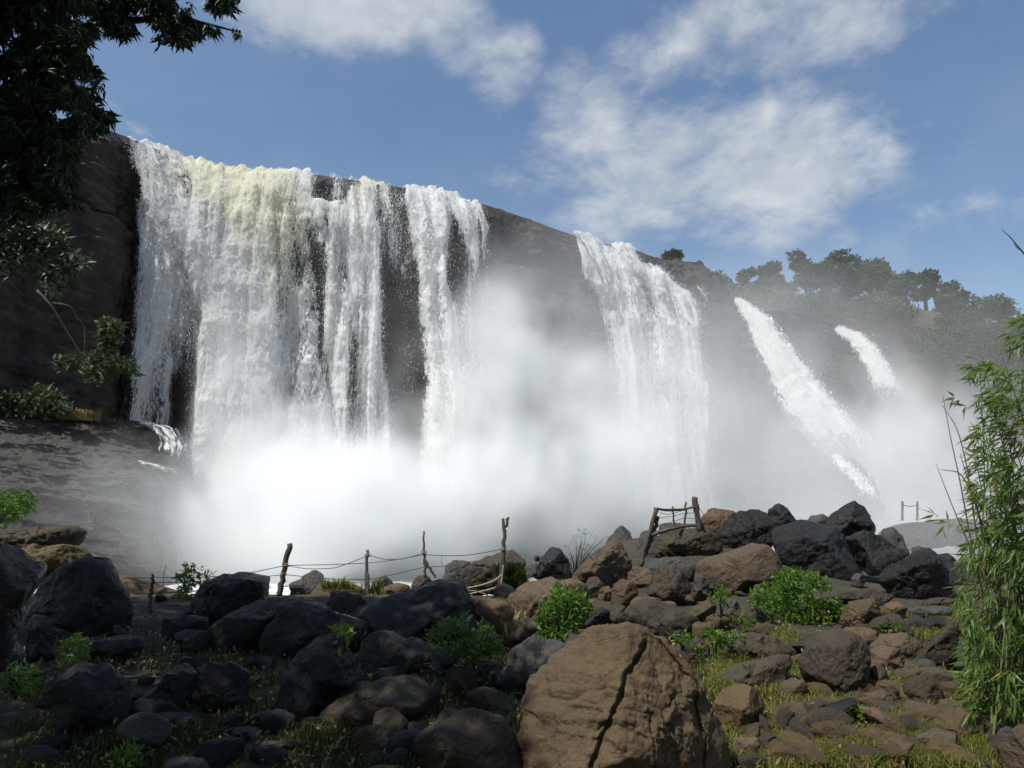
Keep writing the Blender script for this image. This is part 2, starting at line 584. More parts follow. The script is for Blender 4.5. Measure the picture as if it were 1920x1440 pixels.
xs = np.concatenate([np.linspace(-300, -22, 16), np.linspace(-20, 24, 300), np.linspace(26, 300, 16)])
ys = np.concatenate([np.linspace(-120, -3, 10), np.linspace(-2, 34, 260), np.linspace(36, 400, 20)])
XX, YY = np.meshgrid(xs, ys)
ZZ = ground(XX, YY)
P3 = np.stack([XX, YY, ZZ * 0], -1)
near = sstep(60, 30, np.hypot(XX, YY))
ZZ = ZZ + near * (0.07 * fbm(P3 * 0.9, 3, 3) + 0.035 * fbm(P3 * 4.2, 5, 3)) - 0.04
G = np.stack([XX, YY, ZZ], -1).reshape(-1, 3)
tag(mesh_obj('ground', G, grid_faces(len(ys), len(xs)), M['earth']), kind='structure')

xs = np.linspace(-70, 140, 240)
ys = np.linspace(19.5, 130, 180)
XX, YY = np.meshgrid(xs, ys)
P3 = np.stack([XX, YY, XX * 0], -1)
ZZ = 0.72 + 0.30 * fbm(P3 * [0.5, 0.9, 1], 11, 4) + 0.12 * ridged(P3 * 1.6, 12, 3)
tag(mesh_obj('river', np.stack([XX, YY, ZZ], -1).reshape(-1, 3), grid_faces(len(ys), len(xs)), M['river']), kind='structure')

# ------------------------------------------------------------------ cliff
# crest of the cliff as (pixel x, pixel y, height over the eye): the distance follows from the height
CR = [(-150, 120, 22), (-40, 190, 24), (60, 215, 25), (150, 228, 26), (200, 240, 26), (235, 256, 26), (300, 282, 26), (350, 306, 26),
      (430, 320, 26), (520, 326, 26), (600, 328, 26), (690, 343, 26), (780, 355, 26), (860, 374, 26), (905, 382, 26), (950, 396, 26),
      (1000, 412, 26), (1030, 425, 26), (1075, 440, 26), (1120, 453, 26), (1180, 465, 26), (1230, 486, 26), (1270, 489, 26.2),
      (1318, 492, 26.5), (1328, 520, 25.5), (1380, 556, 24.5), (1450, 572, 24.5), (1520, 585, 25), (1562, 600, 24.6), (1600, 640, 22.5), (1660, 700, 19), (1740, 760, 15), (1900, 800, 12), (2050, 820, 10)]
cpx = np.array([c[0] for c in CR], float)
cP = []
for px, py, H in CR:
    d = ray(px, py)
    cP.append(d * (H / d[2]) + [0, 0, CAMZ])
cP = np.array(cP)
# left wing comes towards the viewer
for k in range(5):
    px, py, H = CR[k]
    cP[k] = at(px, py, [32, 35, 37.8, 39.9, 41][k])
NCOL, NROW = 900, 330
tpx = np.interp(np.linspace(0, 1, NCOL), [0, 0.09, 0.80, 1], [-150, 190, 1600, 2050])
crest = np.stack([np.interp(tpx, cpx, cP[:, k]) for k in range(3)], -1)
sm = crest.copy()
for _ in range(10):
    sm[1:-1] = (sm[:-2] + 2 * sm[1:-1] + sm[2:]) / 4
plan = sm.copy()
crest = np.stack([plan[:, 0], plan[:, 1], crest[:, 2]], -1)
tg = np.gradient(plan[:, :2], axis=0)
tg /= np.linalg.norm(tg, axis=1)[:, None]
for _ in range(25):
    tg[1:-1] = (tg[:-2] + 2 * tg[1:-1] + tg[2:]) / 4
tg /= np.linalg.norm(tg, axis=1)[:, None]
cn = np.stack([tg[:, 1], -tg[:, 0]], -1)      # outward, towards the viewer
arc = np.concatenate([[0], np.cumsum(np.linalg.norm(np.diff(plan[:, :2], axis=0), axis=1))])
ZB = 0.0


def wall_pt(v, out_extra=0.0, lift=0.0):
    """v 0 at the lip .. 1 at the foot; returns (rows, NCOL, 3)"""
    v = np.asarray(v)[:, None]
    H = crest[None, :, 2] - ZB
    z = crest[None, :, 2] - v * H + lift
    o = 3.2 * v ** 1.3 + 0.9 * np.sin(np.clip(v / 0.10, 0, 1) * np.pi / 2) + out_extra
    x = crest[None, :, 0] + cn[None, :, 0] * o
    y = crest[None, :, 1] + cn[None, :, 1] * o
    return np.stack([x, y, z], -1)


def smooth_rows(v):
    return v


vr = np.linspace(0, 1, NROW) ** 1.1
base = wall_pt(vr)
S3 = np.stack([np.broadcast_to(arc[None, :], (NROW, NCOL)), base[..., 2], np.zeros((NROW, NCOL))], -1)
strat = ridged(S3 * [0.045, 0.42, 1] + [0, 0, 2], 21, 4) - 0.6
bulk = fbm(S3 * [0.09, 0.10, 1] + [5, 0, 0], 22, 4)
blk = fbm(S3 * [0.5, 0.7, 1], 23, 5)
vert = ridged(S3 * [0.35, 0.05, 1] + [3, 1, 7], 24, 3) - 0.6
disp = 1.5 * bulk + 0.45 * strat + 0.40 * blk + 0.8 * vert
fade = sstep(0.0, 0.05, vr)[:, None] * 0.92 + 0.08
fine = (ridged(S3 * [0.12, 1.5, 1] + fbm(S3 * [.3, .3, 1], 27, 2)[..., None] * [0, .5, 0], 25, 5) - .62) * .55 + fbm(S3 * [1.8, 2.4, 1], 26, 4) * .22
crk = np.abs(vnoise(S3 * [.22, .16, 1] + .25 * fbm(S3 * [1, 1, 1], 28, 3)[..., None], 29))
disp = (disp + fine - .5 * np.exp(-(crk / .03) ** 2)) * fade
cl = base.copy()
cl[..., 0] += cn[None, :, 0] * disp
cl[..., 1] += cn[None, :, 1] * disp
cl[..., 2] += 0.25 * blk * fade
# plateau behind the lip
rows = []
for k, (b_, dz) in enumerate([(90, 1.0), (40, 0.0), (18, -0.3), (8, -0.5), (3.5, -0.35), (1.5, -0.12), (0.5, -0.02)]):
    q = crest.copy()
    q[:, 0] -= cn[:, 0] * b_ * 0.5
    q[:, 1] += abs(b_)
    q[:, 2] += dz + 0.22 * fbm(np.stack([arc * 0.4, arc * 0 + k, arc * 0], -1), 31, 3)
    rows.append(q)
jag = 0.28 * ridged(np.stack([arc * 0.35, arc * 0, arc * 0], -1), 33, 4) - 0.2 + .45 * np.maximum(fbm(np.stack([arc * 0.8, arc * 0, arc * 0], -1), 34, 5), -.1) * sstep(23, 30, arc - arc[np.searchsorted(tpx, 620)])
cl[0, :, 2] += jag
allr = np.concatenate([np.array(rows), cl], 0)
tag(mesh_obj('cliff', allr.reshape(-1, 3), grid_faces(len(allr), NCOL)[:, ::-1], M['cliff']), kind='structure')


# ------------------------------------------------------------------ waterfalls
def strokes_density(px, py, strokes):
    D = np.zeros_like(px)
    for st in strokes:
        st = np.array(st, float)
        ok = (py >= st[0, 0] - 25) & (py <= st[-1, 0] + 40)
        c = np.interp(py, st[:, 0], st[:, 1])
        hw = np.interp(py, st[:, 0], st[:, 2])
        d = np.interp(py, st[:, 0], st[:, 3])
        e = np.abs(px - c) / np.maximum(hw, 1)
        val = d * sstep(1.35, 0.55, e)
        val *= sstep(st[0, 0] - 14, st[0, 0] + 4, py) * sstep(st[-1, 0] + 40, st[-1, 0], py)
        D = np.maximum(D, np.where(ok, val, 0))
    return D


MAIN = [
    [(262, 242, 10, .6), (340, 256, 22, .62), (450, 272, 34, .54), (600, 285, 38, .50), (800, 290, 36, .46), (1000, 300, 40, .6)],
    [(320, 236, 8, .8), (360, 285, 40, 1.0), (420, 340, 56, 1.0), (500, 395, 60, 1.0), (600, 425, 58, 1.0), (700, 410, 46, .95), (830, 415, 50, .97), (1000, 430, 80, 1)],
    [(268, 275, 44, .50), (330, 310, 56, .46), (420, 310, 60, .6), (600, 340, 44, .45), (680, 345, 30, .3)],
    [(285, 330, 40, .8), (315, 360, 48, .9)],
    [(318, 445, 96, .98), (400, 440, 96, 1.0), (480, 462, 78, 1.0), (560, 470, 70, .97), (650, 468, 76, 1.0), (750, 462, 80, 1.0), (850, 470, 90, 1.0), (1050, 490, 150, 1.0)],
    [(325, 545, 44, .80), (400, 560, 42, .72), (480, 560, 40, .70), (580, 565, 40, .66), (700, 560, 50, .72), (850, 570, 60, .82), (1050, 600, 90, .95)],
    [(380, 612, 30, .86), (430, 622, 30, .66), (520, 628, 34, .55), (650, 640, 36, .60), (800, 645, 40, .68), (1000, 660, 60, .9)],
    [(330, 650, 50, .38), (360, 650, 60, .45)],
    [(350, 680, 34, .80), (430, 684, 40, .90), (600, 692, 33, .90), (700, 692, 32, .86), (800, 694, 36, .80), (1000, 700, 50, .9)],
    [(430, 600, 45, .40), (600, 600, 50, .40), (800, 612, 50, .45)],
    [(352, 735, 44, .50), (400, 755, 36, .42), (520, 770, 26, .42), (640, 775, 16, .35), (780, 775, 12, .22)],
    [(356, 800, 56, .86), (400, 800, 40, .82), (460, 802, 28, .84), (560, 812, 26, .82), (640, 822, 28, .84), (720, 830, 30, .88), (900, 840, 40, .9)],
    [(378, 862, 32, .84), (420, 872, 20, .78), (470, 876, 12, .68), (560, 872, 9, .6), (700, 868, 12, .5), (850, 870, 20, .5)],
    [(388, 898, 5, .62), (430, 908, 7, .60), (520, 912, 5, .42), (600, 912, 4, .3), (680, 892, 9, .45), (720, 892, 9, .3)],
    [(450, 840, 50, .20), (700, 860, 55, .26), (850, 860, 70, .35)],
]
SILT = [[(270, 420, 100, .5), (330, 440, 110, 1.0), (420, 500, 90, .9), (480, 530, 70, .7), (560, 540, 40, .35), (620, 560, 20, 0)],
        [(320, 690, 40, .6), (370, 690, 30, .5), (420, 680, 20, .1)], [(300, 300, 60, .2), (350, 330, 50, .2)]]
MID = [
    [(443, 1095, 16, .9), (470, 1122, 34, .92), (500, 1140, 44, .84), (560, 1165, 46, .70), (700, 1200, 46, .62), (930, 1232, 60, .6)],
    [(458, 1160, 22, .9), (480, 1180, 18, .8), (505, 1208, 26, .85), (545, 1250, 34, .84), (600, 1272, 26, .78), (700, 1293, 14, .75), (830, 1306, 14, .7), (950, 1320, 18, .6)],
    [(524, 1112, 6, .8), (540, 1136, 14, .8), (580, 1160, 16, .7), (660, 1165, 26, .45), (760, 1180, 30, .3)],
    [(520, 1195, 50, .55), (600, 1225, 50, .62), (760, 1250, 55, .66), (950, 1280, 70, .66)],
    [(540, 1306, 3, .8), (560, 1322, 4, .7), (575, 1326, 4, .3)],
    [(560, 1288, 4, .7), (590, 1300, 5, .7), (610, 1306, 3, .5)],
]


def fall_sheet(name, strokes, px0, px1, parent, off, rowsN, fine_s, lump, seed, dmul=1.0, silt=None, dsub=0.0, mat=None, vmax=1.0):
    i0, i1 = np.searchsorted(tpx, px0), np.searchsorted(tpx, px1)
    n = int((arc[i1] - arc[i0]) / fine_s)
    ai = np.linspace(arc[i0], arc[i1], n)
    cr = np.stack([np.interp(ai, arc, crest[:, k]) for k in range(3)], -1)
    nx, ny = np.interp(ai, arc, cn[:, 0]), np.interp(ai, arc, cn[:, 1])
    v = np.linspace(-0.03, vmax, rowsN)[:, None]
    vp = np.clip(v, 0, 1)
    H = cr[None, :, 2] - ZB
    z = cr[None, :, 2] - vp * H
    o = 3.2 * vp ** 1.3 + 0.9 * np.sin(np.clip(vp / 0.10, 0, 1) * np.pi / 2) + off * sstep(-0.03, 0.12, v) + np.minimum(v, 0) * 60
    z = z + np.where(v < 0, 0.16, 0.16 * (1 - sstep(0, .05, vp)))
    # rock relief shared with the cliff so the sheet rides over it
    s_ = np.broadcast_to(ai[None, :], z.shape)
    S3 = np.stack([s_, z, z * 0], -1)
    bulk = fbm(S3 * [0.09, 0.10, 1] + [5, 0, 0], 22, 4)
    strat = ridged(S3 * [0.045, 0.42, 1] + [0, 0, 2], 21, 4) - 0.6
    vert = ridged(S3 * [0.35, 0.05, 1] + [3, 1, 7], 24, 3) - 0.6
    fd = sstep(0.0, 0.05, vp) * 0.92 + 0.08
    o = o + (1.5 * bulk + 0.4 * strat + 0.8 * vert) * fd + 0.25
    P0 = np.stack([cr[None, :, 0] + nx * o, cr[None, :, 1] + ny * o, z], -1)
    px, py = project(P0)
    wob = fbm(S3 * [1.2, 0.22, 1] + seed, seed + 2, 3)
    wob2 = fbm(S3 * [0.35, 0.10, 1] + seed * 2, 57, 3)
    D = strokes_density(px + 9 * wob + 20 * wob2, py + 14 * wob, strokes)
    stk = fbm(S3 * [1.5, 0.07, 1] + [seed, 0, 0], 58, 4)
    brk = fbm(S3 * [0.8, 0.30, 1] + [seed, 0, 5], 59, 4)
    D = np.where(D > .02, np.clip(D + (.62 * stk + .30 * brk) * (0.35 + D * (1.25 - D)), .02, 1), D)
    L = fbm(S3 * [0.9, 0.28, 1] + [0, 0, seed], seed, 4)
    L2 = fbm(S3 * [2.6, 0.9, 1] + [0, 0, seed], seed + 5, 4)
    L3 = ridged(S3 * [1.8, 0.28, 1] + [0, 0, seed], seed + 9, 3) - 0.6
    L4 = fbm(S3 * [5.0, 3.2, 1] + [0, 0, seed], seed + 15, 3)
    o2 = lump * (0.45 * L + 0.08 * L2 + 0.15 * L3 + 0.10 * L4) * (0.25 + 0.9 * D) * (0.3 + 0.7 * sstep(-0.03, 0.08, v)) + 1.1 * sstep(0.5, 1.0, D) * sstep(0.02, 0.3, vp)
    P = P0.copy()
    P[..., 0] += nx * o2
    P[..., 1] += ny * o2
    P[..., 2] += 0.35 * np.where(vp < 0.06, D * (0.5 + L2 + 0.6 * L3), 0)
    D = np.clip(D * dmul - dsub, 0, 1)
    si = strokes_density(px, py, silt) if silt else D * 0
    keep = D.ravel() > 0.012
    Fc = grid_faces(*D.shape)[:, ::-1]
    Fc = Fc[keep[Fc].any(1)]
    used, inv = np.unique(Fc, return_inverse=True)
    ob = mesh_obj(name, P.reshape(-1, 3)[used] - np.array(parent.location), inv.reshape(-1, 4), mat or M['fall'], parent,
                  attrs={'s': s_.ravel()[used] + seed * 3.3, 'h': z.ravel()[used] + seed, 'dens': D.ravel()[used], 'silt': si.ravel()[used], 'v': np.broadcast_to(v, D.shape).ravel()[used]})
    return ob


wf = empty('waterfall', (-12, 47, 0))
tag(wf, 'broadest waterfall, cream and white water thundering over the tall dark cliff', 'waterfall', 'waterfalls coming down the cliff')
fall_sheet('water_sheet', MAIN, 225, 935, wf, 0.5, 330, 0.11, 0.8, 3, silt=SILT)
fall_sheet('water_gush', MAIN, 225, 935, wf, 1.2, 330, 0.11, 1.15, 8, dmul=1.2, dsub=0.38, silt=SILT)
wf2 = empty('waterfall', (10, 58, 0))
tag(wf2, 'veil-like waterfall fanning down behind drifting spray beside the bare brown brow', 'waterfall', 'waterfalls coming down the cliff')
fall_sheet('water_sheet', MID, 1070, 1345, wf2, 0.45, 230, 0.14, 0.8, 13)
fall_sheet('spray_veil', MID, 1070, 1345, wf2, 1.1, 200, 0.16, 1.1, 17, dmul=1.1, dsub=0.40)


m, t, p, out = newmat('spray_drops')
dif = t.add('ShaderNodeBsdfDiffuse', {0: (.92, .92, .91, 1)})
trn = t.add('ShaderNodeBsdfTranslucent', {0: (.92, .92, .91, 1)})
t.put(out.inputs[0], t.add('ShaderNodeMixShader', {0: 0.5, 1: dif.outputs[0], 2: trn.outputs[0]}).outputs[0])
M['drops'] = m


def drops(sheet, parent, n, seed, size=.05, reach=1.3):
    """clots and drops of water thrown clear of a falling sheet"""
    rs = np.random.RandomState(seed)
    me = sheet.data
    co = np.zeros(len(me.vertices) * 3, np.float32)
    me.vertices.foreach_get('co', co)
    co = co.reshape(-1, 3)
    de = np.zeros(len(co), np.float32)
    me.attributes['dens'].data.foreach_get('value', de)
    w = np.where(de > .10, de ** 1.6 + .05, 0)
    idx = rs.choice(len(co), n, p=w / w.sum())
    P = co[idx].astype(float)
    up = rs.exponential(.22, n)[:, None] * reach
    P = P + np.array([.4, -.85, -.25]) * up + rs.normal(size=P.shape) * [.08, .1, .12]
    hh_ = np.zeros(len(me.vertices), np.float32)
    me.attributes['v'].data.foreach_get('value', hh_)
    P[:, 2] -= np.where(hh_[idx] < .05, rs.uniform(.3, 1.2, n), 0)
    L_ = size * rs.lognormal(0, .5, n)[:, None]
    d = rs.normal(size=(n, 3)) * [.35, .35, .2] + [0, 0, -1]
    a = rs.normal(size=(n, 3)) * [1, .4, .2]
    a /= np.linalg.norm(a, axis=1)[:, None]
    b = rs.normal(size=(n, 3)) * .5
    V = np.stack([P - a * L_ * .5, P + a * L_ * .5, P + d * L_ * rs.uniform(1.5, 5, n)[:, None], P + b * L_ + d * L_], 1).reshape(-1, 3)
    k = np.arange(n)[:, None] * 4
    Fc = np.concatenate([k + [0, 1, 2], k + [0, 3, 2]])
    tag(mesh_obj('spray_drops', V, Fc, M['drops'], parent, smooth=False), kind='stuff')


drops(S.objects['water_sheet'], wf, 230000, 1, .014)
drops(S.objects['water_gush'], wf, 120000, 2, .015, 1.4)
drops(S.objects['water_sheet.001'], wf2, 60000, 3, .015)


def chute(name, left, right, Y0, Y1, seed, label, n=200, m=60, dens=1.0, ndrops=0):
    """jet of water shooting down and out: left and right edges in view, distance Y0 at the lip to Y1 at the foot"""
    left, right = np.array(left, float), np.array(right, float)
    t_ = np.linspace(0, 1, n)
    l, r = bez(left, n), bez(right, n)
    Y = Y0 + (Y1 - Y0) * t_
    PL = np.array([at(l[i][0], l[i][1], Y[i]) for i in range(n)])
    PR = np.array([at(r[i][0], r[i][1], Y[i]) for i in range(n)])
    C = (PL + PR) / 2
    A = (PR - PL) / 2
    wd = np.linalg.norm(A, axis=1)
    th = np.linspace(-0.5 * np.pi, 0.5 * np.pi, m)
    fr = np.array([-0.2, -0.9, 0.35])
    P = C[:, None, :] + A[:, None, :] * np.sin(th)[None, :, None] + fr * (wd[:, None] * 0.7 * np.cos(th)[None, :])[..., None]
    ln = np.concatenate([[0], np.cumsum(np.linalg.norm(np.diff(C, axis=0), axis=1))])
    ss = np.sin(th)[None, :] * wd[:, None]
    hh = np.broadcast_to(ln[:, None], ss.shape)
    Q = np.stack([ss, hh, ss * 0 + seed], -1)
    ridge = 0.35 * fbm(Q * [1.4, 0.45, 1], seed, 4) + 0.3 * (ridged(Q * [1.2, 0.6, 1], seed + 3, 4) - .6)
    P = P + (fr + 0 * C[:, None, :]) * (ridge * (0.5 + wd[:, None] * 0.35))[..., None]
    P = P + (A / (wd[:, None] + 1e-6))[:, None, :] * (0.35 * fbm(Q * [0.6, 0.9, 1] + 9, seed + 7, 4) * np.abs(np.sin(th))[None, :] ** 2)[..., None]
    D = dens * np.broadcast_to(1.0 - 0.85 * np.abs(np.sin(th))[None, :] ** 4, ss.shape) * (1.0 - 0.25 * t_[:, None]) * (sstep(1.0, .78, t_) * .75 + .25)[:, None]
    root = empty('waterfall', PL[-1] * 0.5 + PR[-1] * 0.5)
    o = mesh_obj('water_jet', P.reshape(-1, 3) - np.array(root.location), grid_faces(n, m), M['chute'], root,
                 attrs={'s': ss.ravel() + seed, 'h': -hh.ravel(), 'dens': D.ravel(), 'silt': ss.ravel() * 0 + 0.1, 'v': hh.ravel() * 0 + 1})
    if ndrops:
        drops(o, root, ndrops, seed, .03, .8)
    tag(root, label, 'waterfall', 'waterfalls coming down the cliff')


chute('w', [(1376, 562), (1396, 610), (1422, 665), (1446, 725), (1474, 785), (1510, 835), (1550, 862)],
      [(1386, 562), (1432, 592), (1474, 645), (1515, 700), (1556, 750), (1600, 800), (1650, 850)], 66.5, 57.0, 5,
      'narrow jet of water widening as it shoots from a notch in the cliff', ndrops=14000)
chute('w', [(1563, 620), (1588, 640), (1606, 662), (1622, 690), (1632, 722), (1645, 760)],
      [(1576, 615), (1606, 626), (1636, 650), (1660, 680), (1676, 712), (1695, 745)], 74.0, 67.5, 9,
      'smallest and farthest waterfall, a short jet below the brown outcrop', ndrops=8000)
# lower step under the tall jet
chute('w', [(1558, 852), (1575, 880), (1600, 905), (1625, 935)], [(1566, 850), (1592, 872), (1622, 900), (1650, 940)], 56.0, 52.0, 12,
      'thin cascade spilling over the low dark rock step in the spray', dens=.55, ndrops=1500)


# ------------------------------------------------------------------ rocks
def ico(level):
    t_ = (1 + 5 ** .5) / 2
    V = np.array([(-1, t_, 0), (1, t_, 0), (-1, -t_, 0), (1, -t_, 0), (0, -1, t_), (0, 1, t_), (0, -1, -t_), (0, 1, -t_), (t_, 0, -1), (t_, 0, 1), (-t_, 0, -1), (-t_, 0, 1)], float)
    V /= np.linalg.norm(V[0])
    Fc = np.array([(0, 11, 5), (0, 5, 1), (0, 1, 7), (0, 7, 10), (0, 10, 11), (1, 5, 9), (5, 11, 4), (11, 10, 2), (10, 7, 6), (7, 1, 8), (3, 9, 4), (3, 4, 2), (3, 2, 6), (3, 6, 8), (3, 8, 9), (4, 9, 5), (2, 4, 11), (6, 2, 10), (8, 6, 7), (9, 8, 1)])
    for _ in range(level):
        E_ = np.concatenate([Fc[:, [0, 1]], Fc[:, [1, 2]], Fc[:, [2, 0]]])
        E_.sort(axis=1)
        u, inv = np.unique(E_, axis=0, return_inverse=True)
        inv = inv.reshape(-1)
        mid = V[u].mean(1)
        mid /= np.linalg.norm(mid, axis=1)[:, None]
        k = len(V)
        V = np.concatenate([V, mid])
        n = len(Fc)
        a, b, c = inv[:n] + k, inv[n:2 * n] + k, inv[2 * n:] + k
        Fc = np.concatenate([np.stack([Fc[:, 0], a, c], 1), np.stack([Fc[:, 1], b, a], 1), np.stack([Fc[:, 2], c, b], 1), np.stack([a, b, c], 1)])
    return V, Fc


ICO = {k: ico(k) for k in (3, 4, 5, 6)}


def rock_shape(level, outline, depth, seed, angular=0.6, rough=1.0, planes=None):
    """outline: (n,2) polygon in metres round the centre (x right, z up); depth: half thickness"""
    V, Fc = ICO[level]
    rs = np.random.RandomState(seed)
    k = rs.randint(7, 11)
    nrm = rs.normal(size=(k, 3)) * [1, 1.2, 0.9]
    nrm[0] = (rs.uniform(-.4, .4), rs.uniform(-1, -.4), rs.uniform(0.2, .9))
    nrm[1] = (rs.uniform(.3, 1), -0.8, rs.uniform(-.4, .3))
    nrm[2] = (rs.uniform(-1, -.3), -0.8, rs.uniform(-.4, .3))
    if planes is not None:
        nrm[:len(planes)] = np.array(planes)[:, :3]
    nrm /= np.linalg.norm(nrm, axis=1)[:, None]
    h = rs.uniform(0.46, 0.80, k)
    if planes is not None:
        h[:len(planes)] = np.array(planes)[:, 3]
    angular = angular ** 0.6
    h = h * angular + (1 - angular) * 1.0
    dt = V @ nrm.T
    q = np.where(dt > 0.15, h[None, :] / np.maximum(dt, 0.15), 9)
    beta = 48.0
    allq = np.concatenate([q, np.full((len(V), 1), 1.0)], 1)
    r = -np.log(np.exp(-beta * allq).sum(1)) / beta
    P = V * r[:, None]
    # fit the outline seen from the front
    ol = np.asarray(outline, float)
    NB = 96
    th = np.arange(NB) * 2 * np.pi / NB
    dirs = np.stack([np.cos(th), np.sin(th)], 1)
    R = np.zeros(NB)
    a, b = ol, np.roll(ol, -1, 0)
    for i, d in enumerate(dirs):
        e = b - a
        den = d[0] * e[:, 1] - d[1] * e[:, 0]
        den = np.where(np.abs(den) < 1e-9, 1e-9, den)
        tt = (a[:, 0] * e[:, 1] - a[:, 1] * e[:, 0]) / den
        uu = (a[:, 0] * d[1] - a[:, 1] * d[0]) / den
        ok = (tt > 0) & (uu >= -1e-6) & (uu <= 1 + 1e-6)
        R[i] = tt[ok].max() if ok.any() else np.nan
    if np.isnan(R).any():
        good = ~np.isnan(R)
        R = np.interp(np.arange(NB), np.arange(NB)[good], R[good])
    for _ in range(2):
        R = (np.roll(R, 1) + 2 * R + np.roll(R, -1)) / 4
    rho = np.hypot(P[:, 0], P[:, 2])
    an = np.arctan2(P[:, 2], P[:, 0]) % (2 * np.pi)
    sil_ = P[rho > 0.25][:, [0, 2]]
    na = sil_ / np.linalg.norm(sil_, axis=1)[:, None]
    pr = sil_ @ dirs.T
    pr = np.where(na @ dirs.T > 0.96, pr, 0)
    mx = pr.max(0)
    for _ in range(2):
        mx = (np.roll(mx, 1) + 2 * mx + np.roll(mx, -1)) / 4
    sc_ = R / np.maximum(mx, 1e-3)
    sc = np.interp(an, np.append(th, 2 * np.pi), np.append(sc_, sc_[0]))
    size = R.mean()
    P = np.stack([P[:, 0] * sc, P[:, 1] * depth, P[:, 2] * sc], -1)
    # relief: broad swells, bedding steps, cracks
    Q = P / size
    bd = rs.normal(size=3) * [.8, .5, 1.0]
    bd /= np.linalg.norm(bd)
    B = Q * 0.9 + bd * ((Q @ bd) * rs.uniform(2.2, 4.2))[:, None]
    bm = sstep(-.25, .35, vnoise(Q * 1.1 + seed * .7, seed + 21))
    d1 = fbm(Q * 1.3 + seed, seed, 3) * 0.06
    d2 = (ridged(B + seed * 1.7, seed + 3, 4) - 0.62) * 0.11 * rough * bm
    cr = np.abs(vnoise(Q * 1.6 + seed * 2.1 + 0.25 * fbm(Q * 4, seed, 2)[:, None], seed + 8))
    d3 = -np.exp(-(cr / 0.025) ** 2) * 0.035 * rough
    d4 = fbm(Q * 6.5 + seed, seed + 5, 4 if level > 4 else 2) * 0.04 * rough
    pit = ridged(Q * 2.6 + seed * .3, seed + 31, 4) - .62
    d4 = d4 + np.maximum(pit, 0) * -.10 * rough
    P = P + V * ((d1 + d2 + d3 + d4) * size)[:, None]
    return P, Fc


ROCKS = []     # (px, py, label) for naming the small ones


def poly_from_box(x0, y0, x1, y1, seed):
    rs = np.random.RandomState(seed)
    cx, cy, w, h = (x0 + x1) / 2, (y0 + y1) / 2, (x1 - x0) / 2, (y1 - y0) / 2
    n = rs.randint(7, 11)
    th = (np.arange(n) + rs.uniform(-.3, .3, n)) * 2 * np.pi / n
    pw = 0.72
    c, s_ = np.cos(th), np.sin(th)
    k = rs.uniform(0.86, 1.06, n)
    return [(cx + w * k[i] * np.sign(c[i]) * abs(c[i]) ** pw, cy + h * k[i] * np.sign(s_[i]) * abs(s_[i]) ** pw) for i in range(n)]


def rock(spec, mat, label, cat='boulder', group=None, base=None, deep=0.85, angular=0.65, rough=1.0, level=None, planes=None, seed=None, Yc=None, name='boulder', sink=0.18, crack=None):
    seed = seed if seed is not None else len(ROCKS) * 7 + 11
    poly = poly_from_box(*spec, seed) if len(spec) == 4 and not hasattr(spec[0], '__len__') else list(spec)
    poly = np.array(poly, float)
    x0, y0 = poly.min(0)
    x1, y1 = poly.max(0)
    cx, cy = (x0 + x1) / 2, (y0 + y1) / 2
    if Yc is None:
        b_ = hit(cx, base if base is not None else y1)
        w_m = (x1 - x0) / F * b_[1]
        Yc = b_[1] + 0.30 * w_m * deep
    c = at(cx, cy, Yc)
    az = math.atan2(c[0], c[1])
    f_ = np.array([math.sin(az), math.cos(az), 0])
    rt = np.array([math.cos(az), -math.sin(az), 0])
    nd = c @ f_
    ol = []
    for (px, py) in poly:
        if py > cy:
            py = py + sink * (py - cy)
        d = ray(px, py)
        t_ = nd / (d @ f_)
        P = d * t_ + [0, 0, CAMZ]
        ol.append(((P - c) @ rt, P[2] - c[2]))
    wpx = max(x1 - x0, y1 - y0)
    if level is None:
        level = 6 if wpx > 330 else 5 if wpx > 75 else 4
    ww = (x1 - x0) / F * nd / 2
    hh = (y1 - y0) / F * nd / 2
    depth = deep * (0.6 * ww + 0.4 * hh)
    P, Fc = rock_shape(level, ol, depth, seed, angular, rough, planes)
    if crack:
        cl_ = []
        for (px, py) in crack:
            d = ray(px, py)
            t_ = nd / (d @ f_)
            q_ = d * t_ + [0, 0, CAMZ]
            cl_.append(((q_ - c) @ rt, q_[2] - c[2]))
        cl_ = np.array(cl_)[::-1]
        xl = np.interp(P[:, 2], cl_[:, 1], cl_[:, 0]) + .05 * ww * fbm(P * 5 / ww, 4, 4)
        sgn = P[:, 0] - xl
        inr = sstep(cl_[0, 1] - .1 * hh, cl_[0, 1] + .1 * hh, P[:, 2]) * sstep(cl_[-1, 1] + .06 * hh, cl_[-1, 1] - .06 * hh, P[:, 2]) * (P[:, 1] < 0)
        gw = ww * (.022 + .012 * fbm(P * 4 / ww, 6, 3))
        P[:, 1] += np.exp(-(sgn / gw) ** 2) * .10 * ww * inr
        P[:, 1] += sstep(0, .05 * ww, sgn) * .05 * ww * inr
        rr_ = sstep(0, .1 * ww, sgn)[:, None] * (P / np.linalg.norm(P, axis=1)[:, None])
        P += rr_ * (.07 * ww * (ridged(P * [3.2, 3.2, 1.6] / ww, 9, 5) - .6) + .02 * ww * fbm(P * 14 / ww, 12, 3))[:, None]
        nl = (1 - sstep(0, .1 * ww, sgn))[:, None] * (P / np.linalg.norm(P, axis=1)[:, None])
        P += nl * (.012 * ww * fbm(P * 16 / ww, 14, 3))[:, None]
    zb = P[:, 2].min()
    P = P - [0, 0, zb]
    o = mesh_obj(name, P, Fc, M[mat], loc=(c[0], c[1], c[2] + zb), rotz=-az)
    tag(o, label, cat, group)
    ROCKS.append((cx, cy, label))
    return o


exec_rocks = True
GB = 'boulders of the rocky bank below the waterfall'
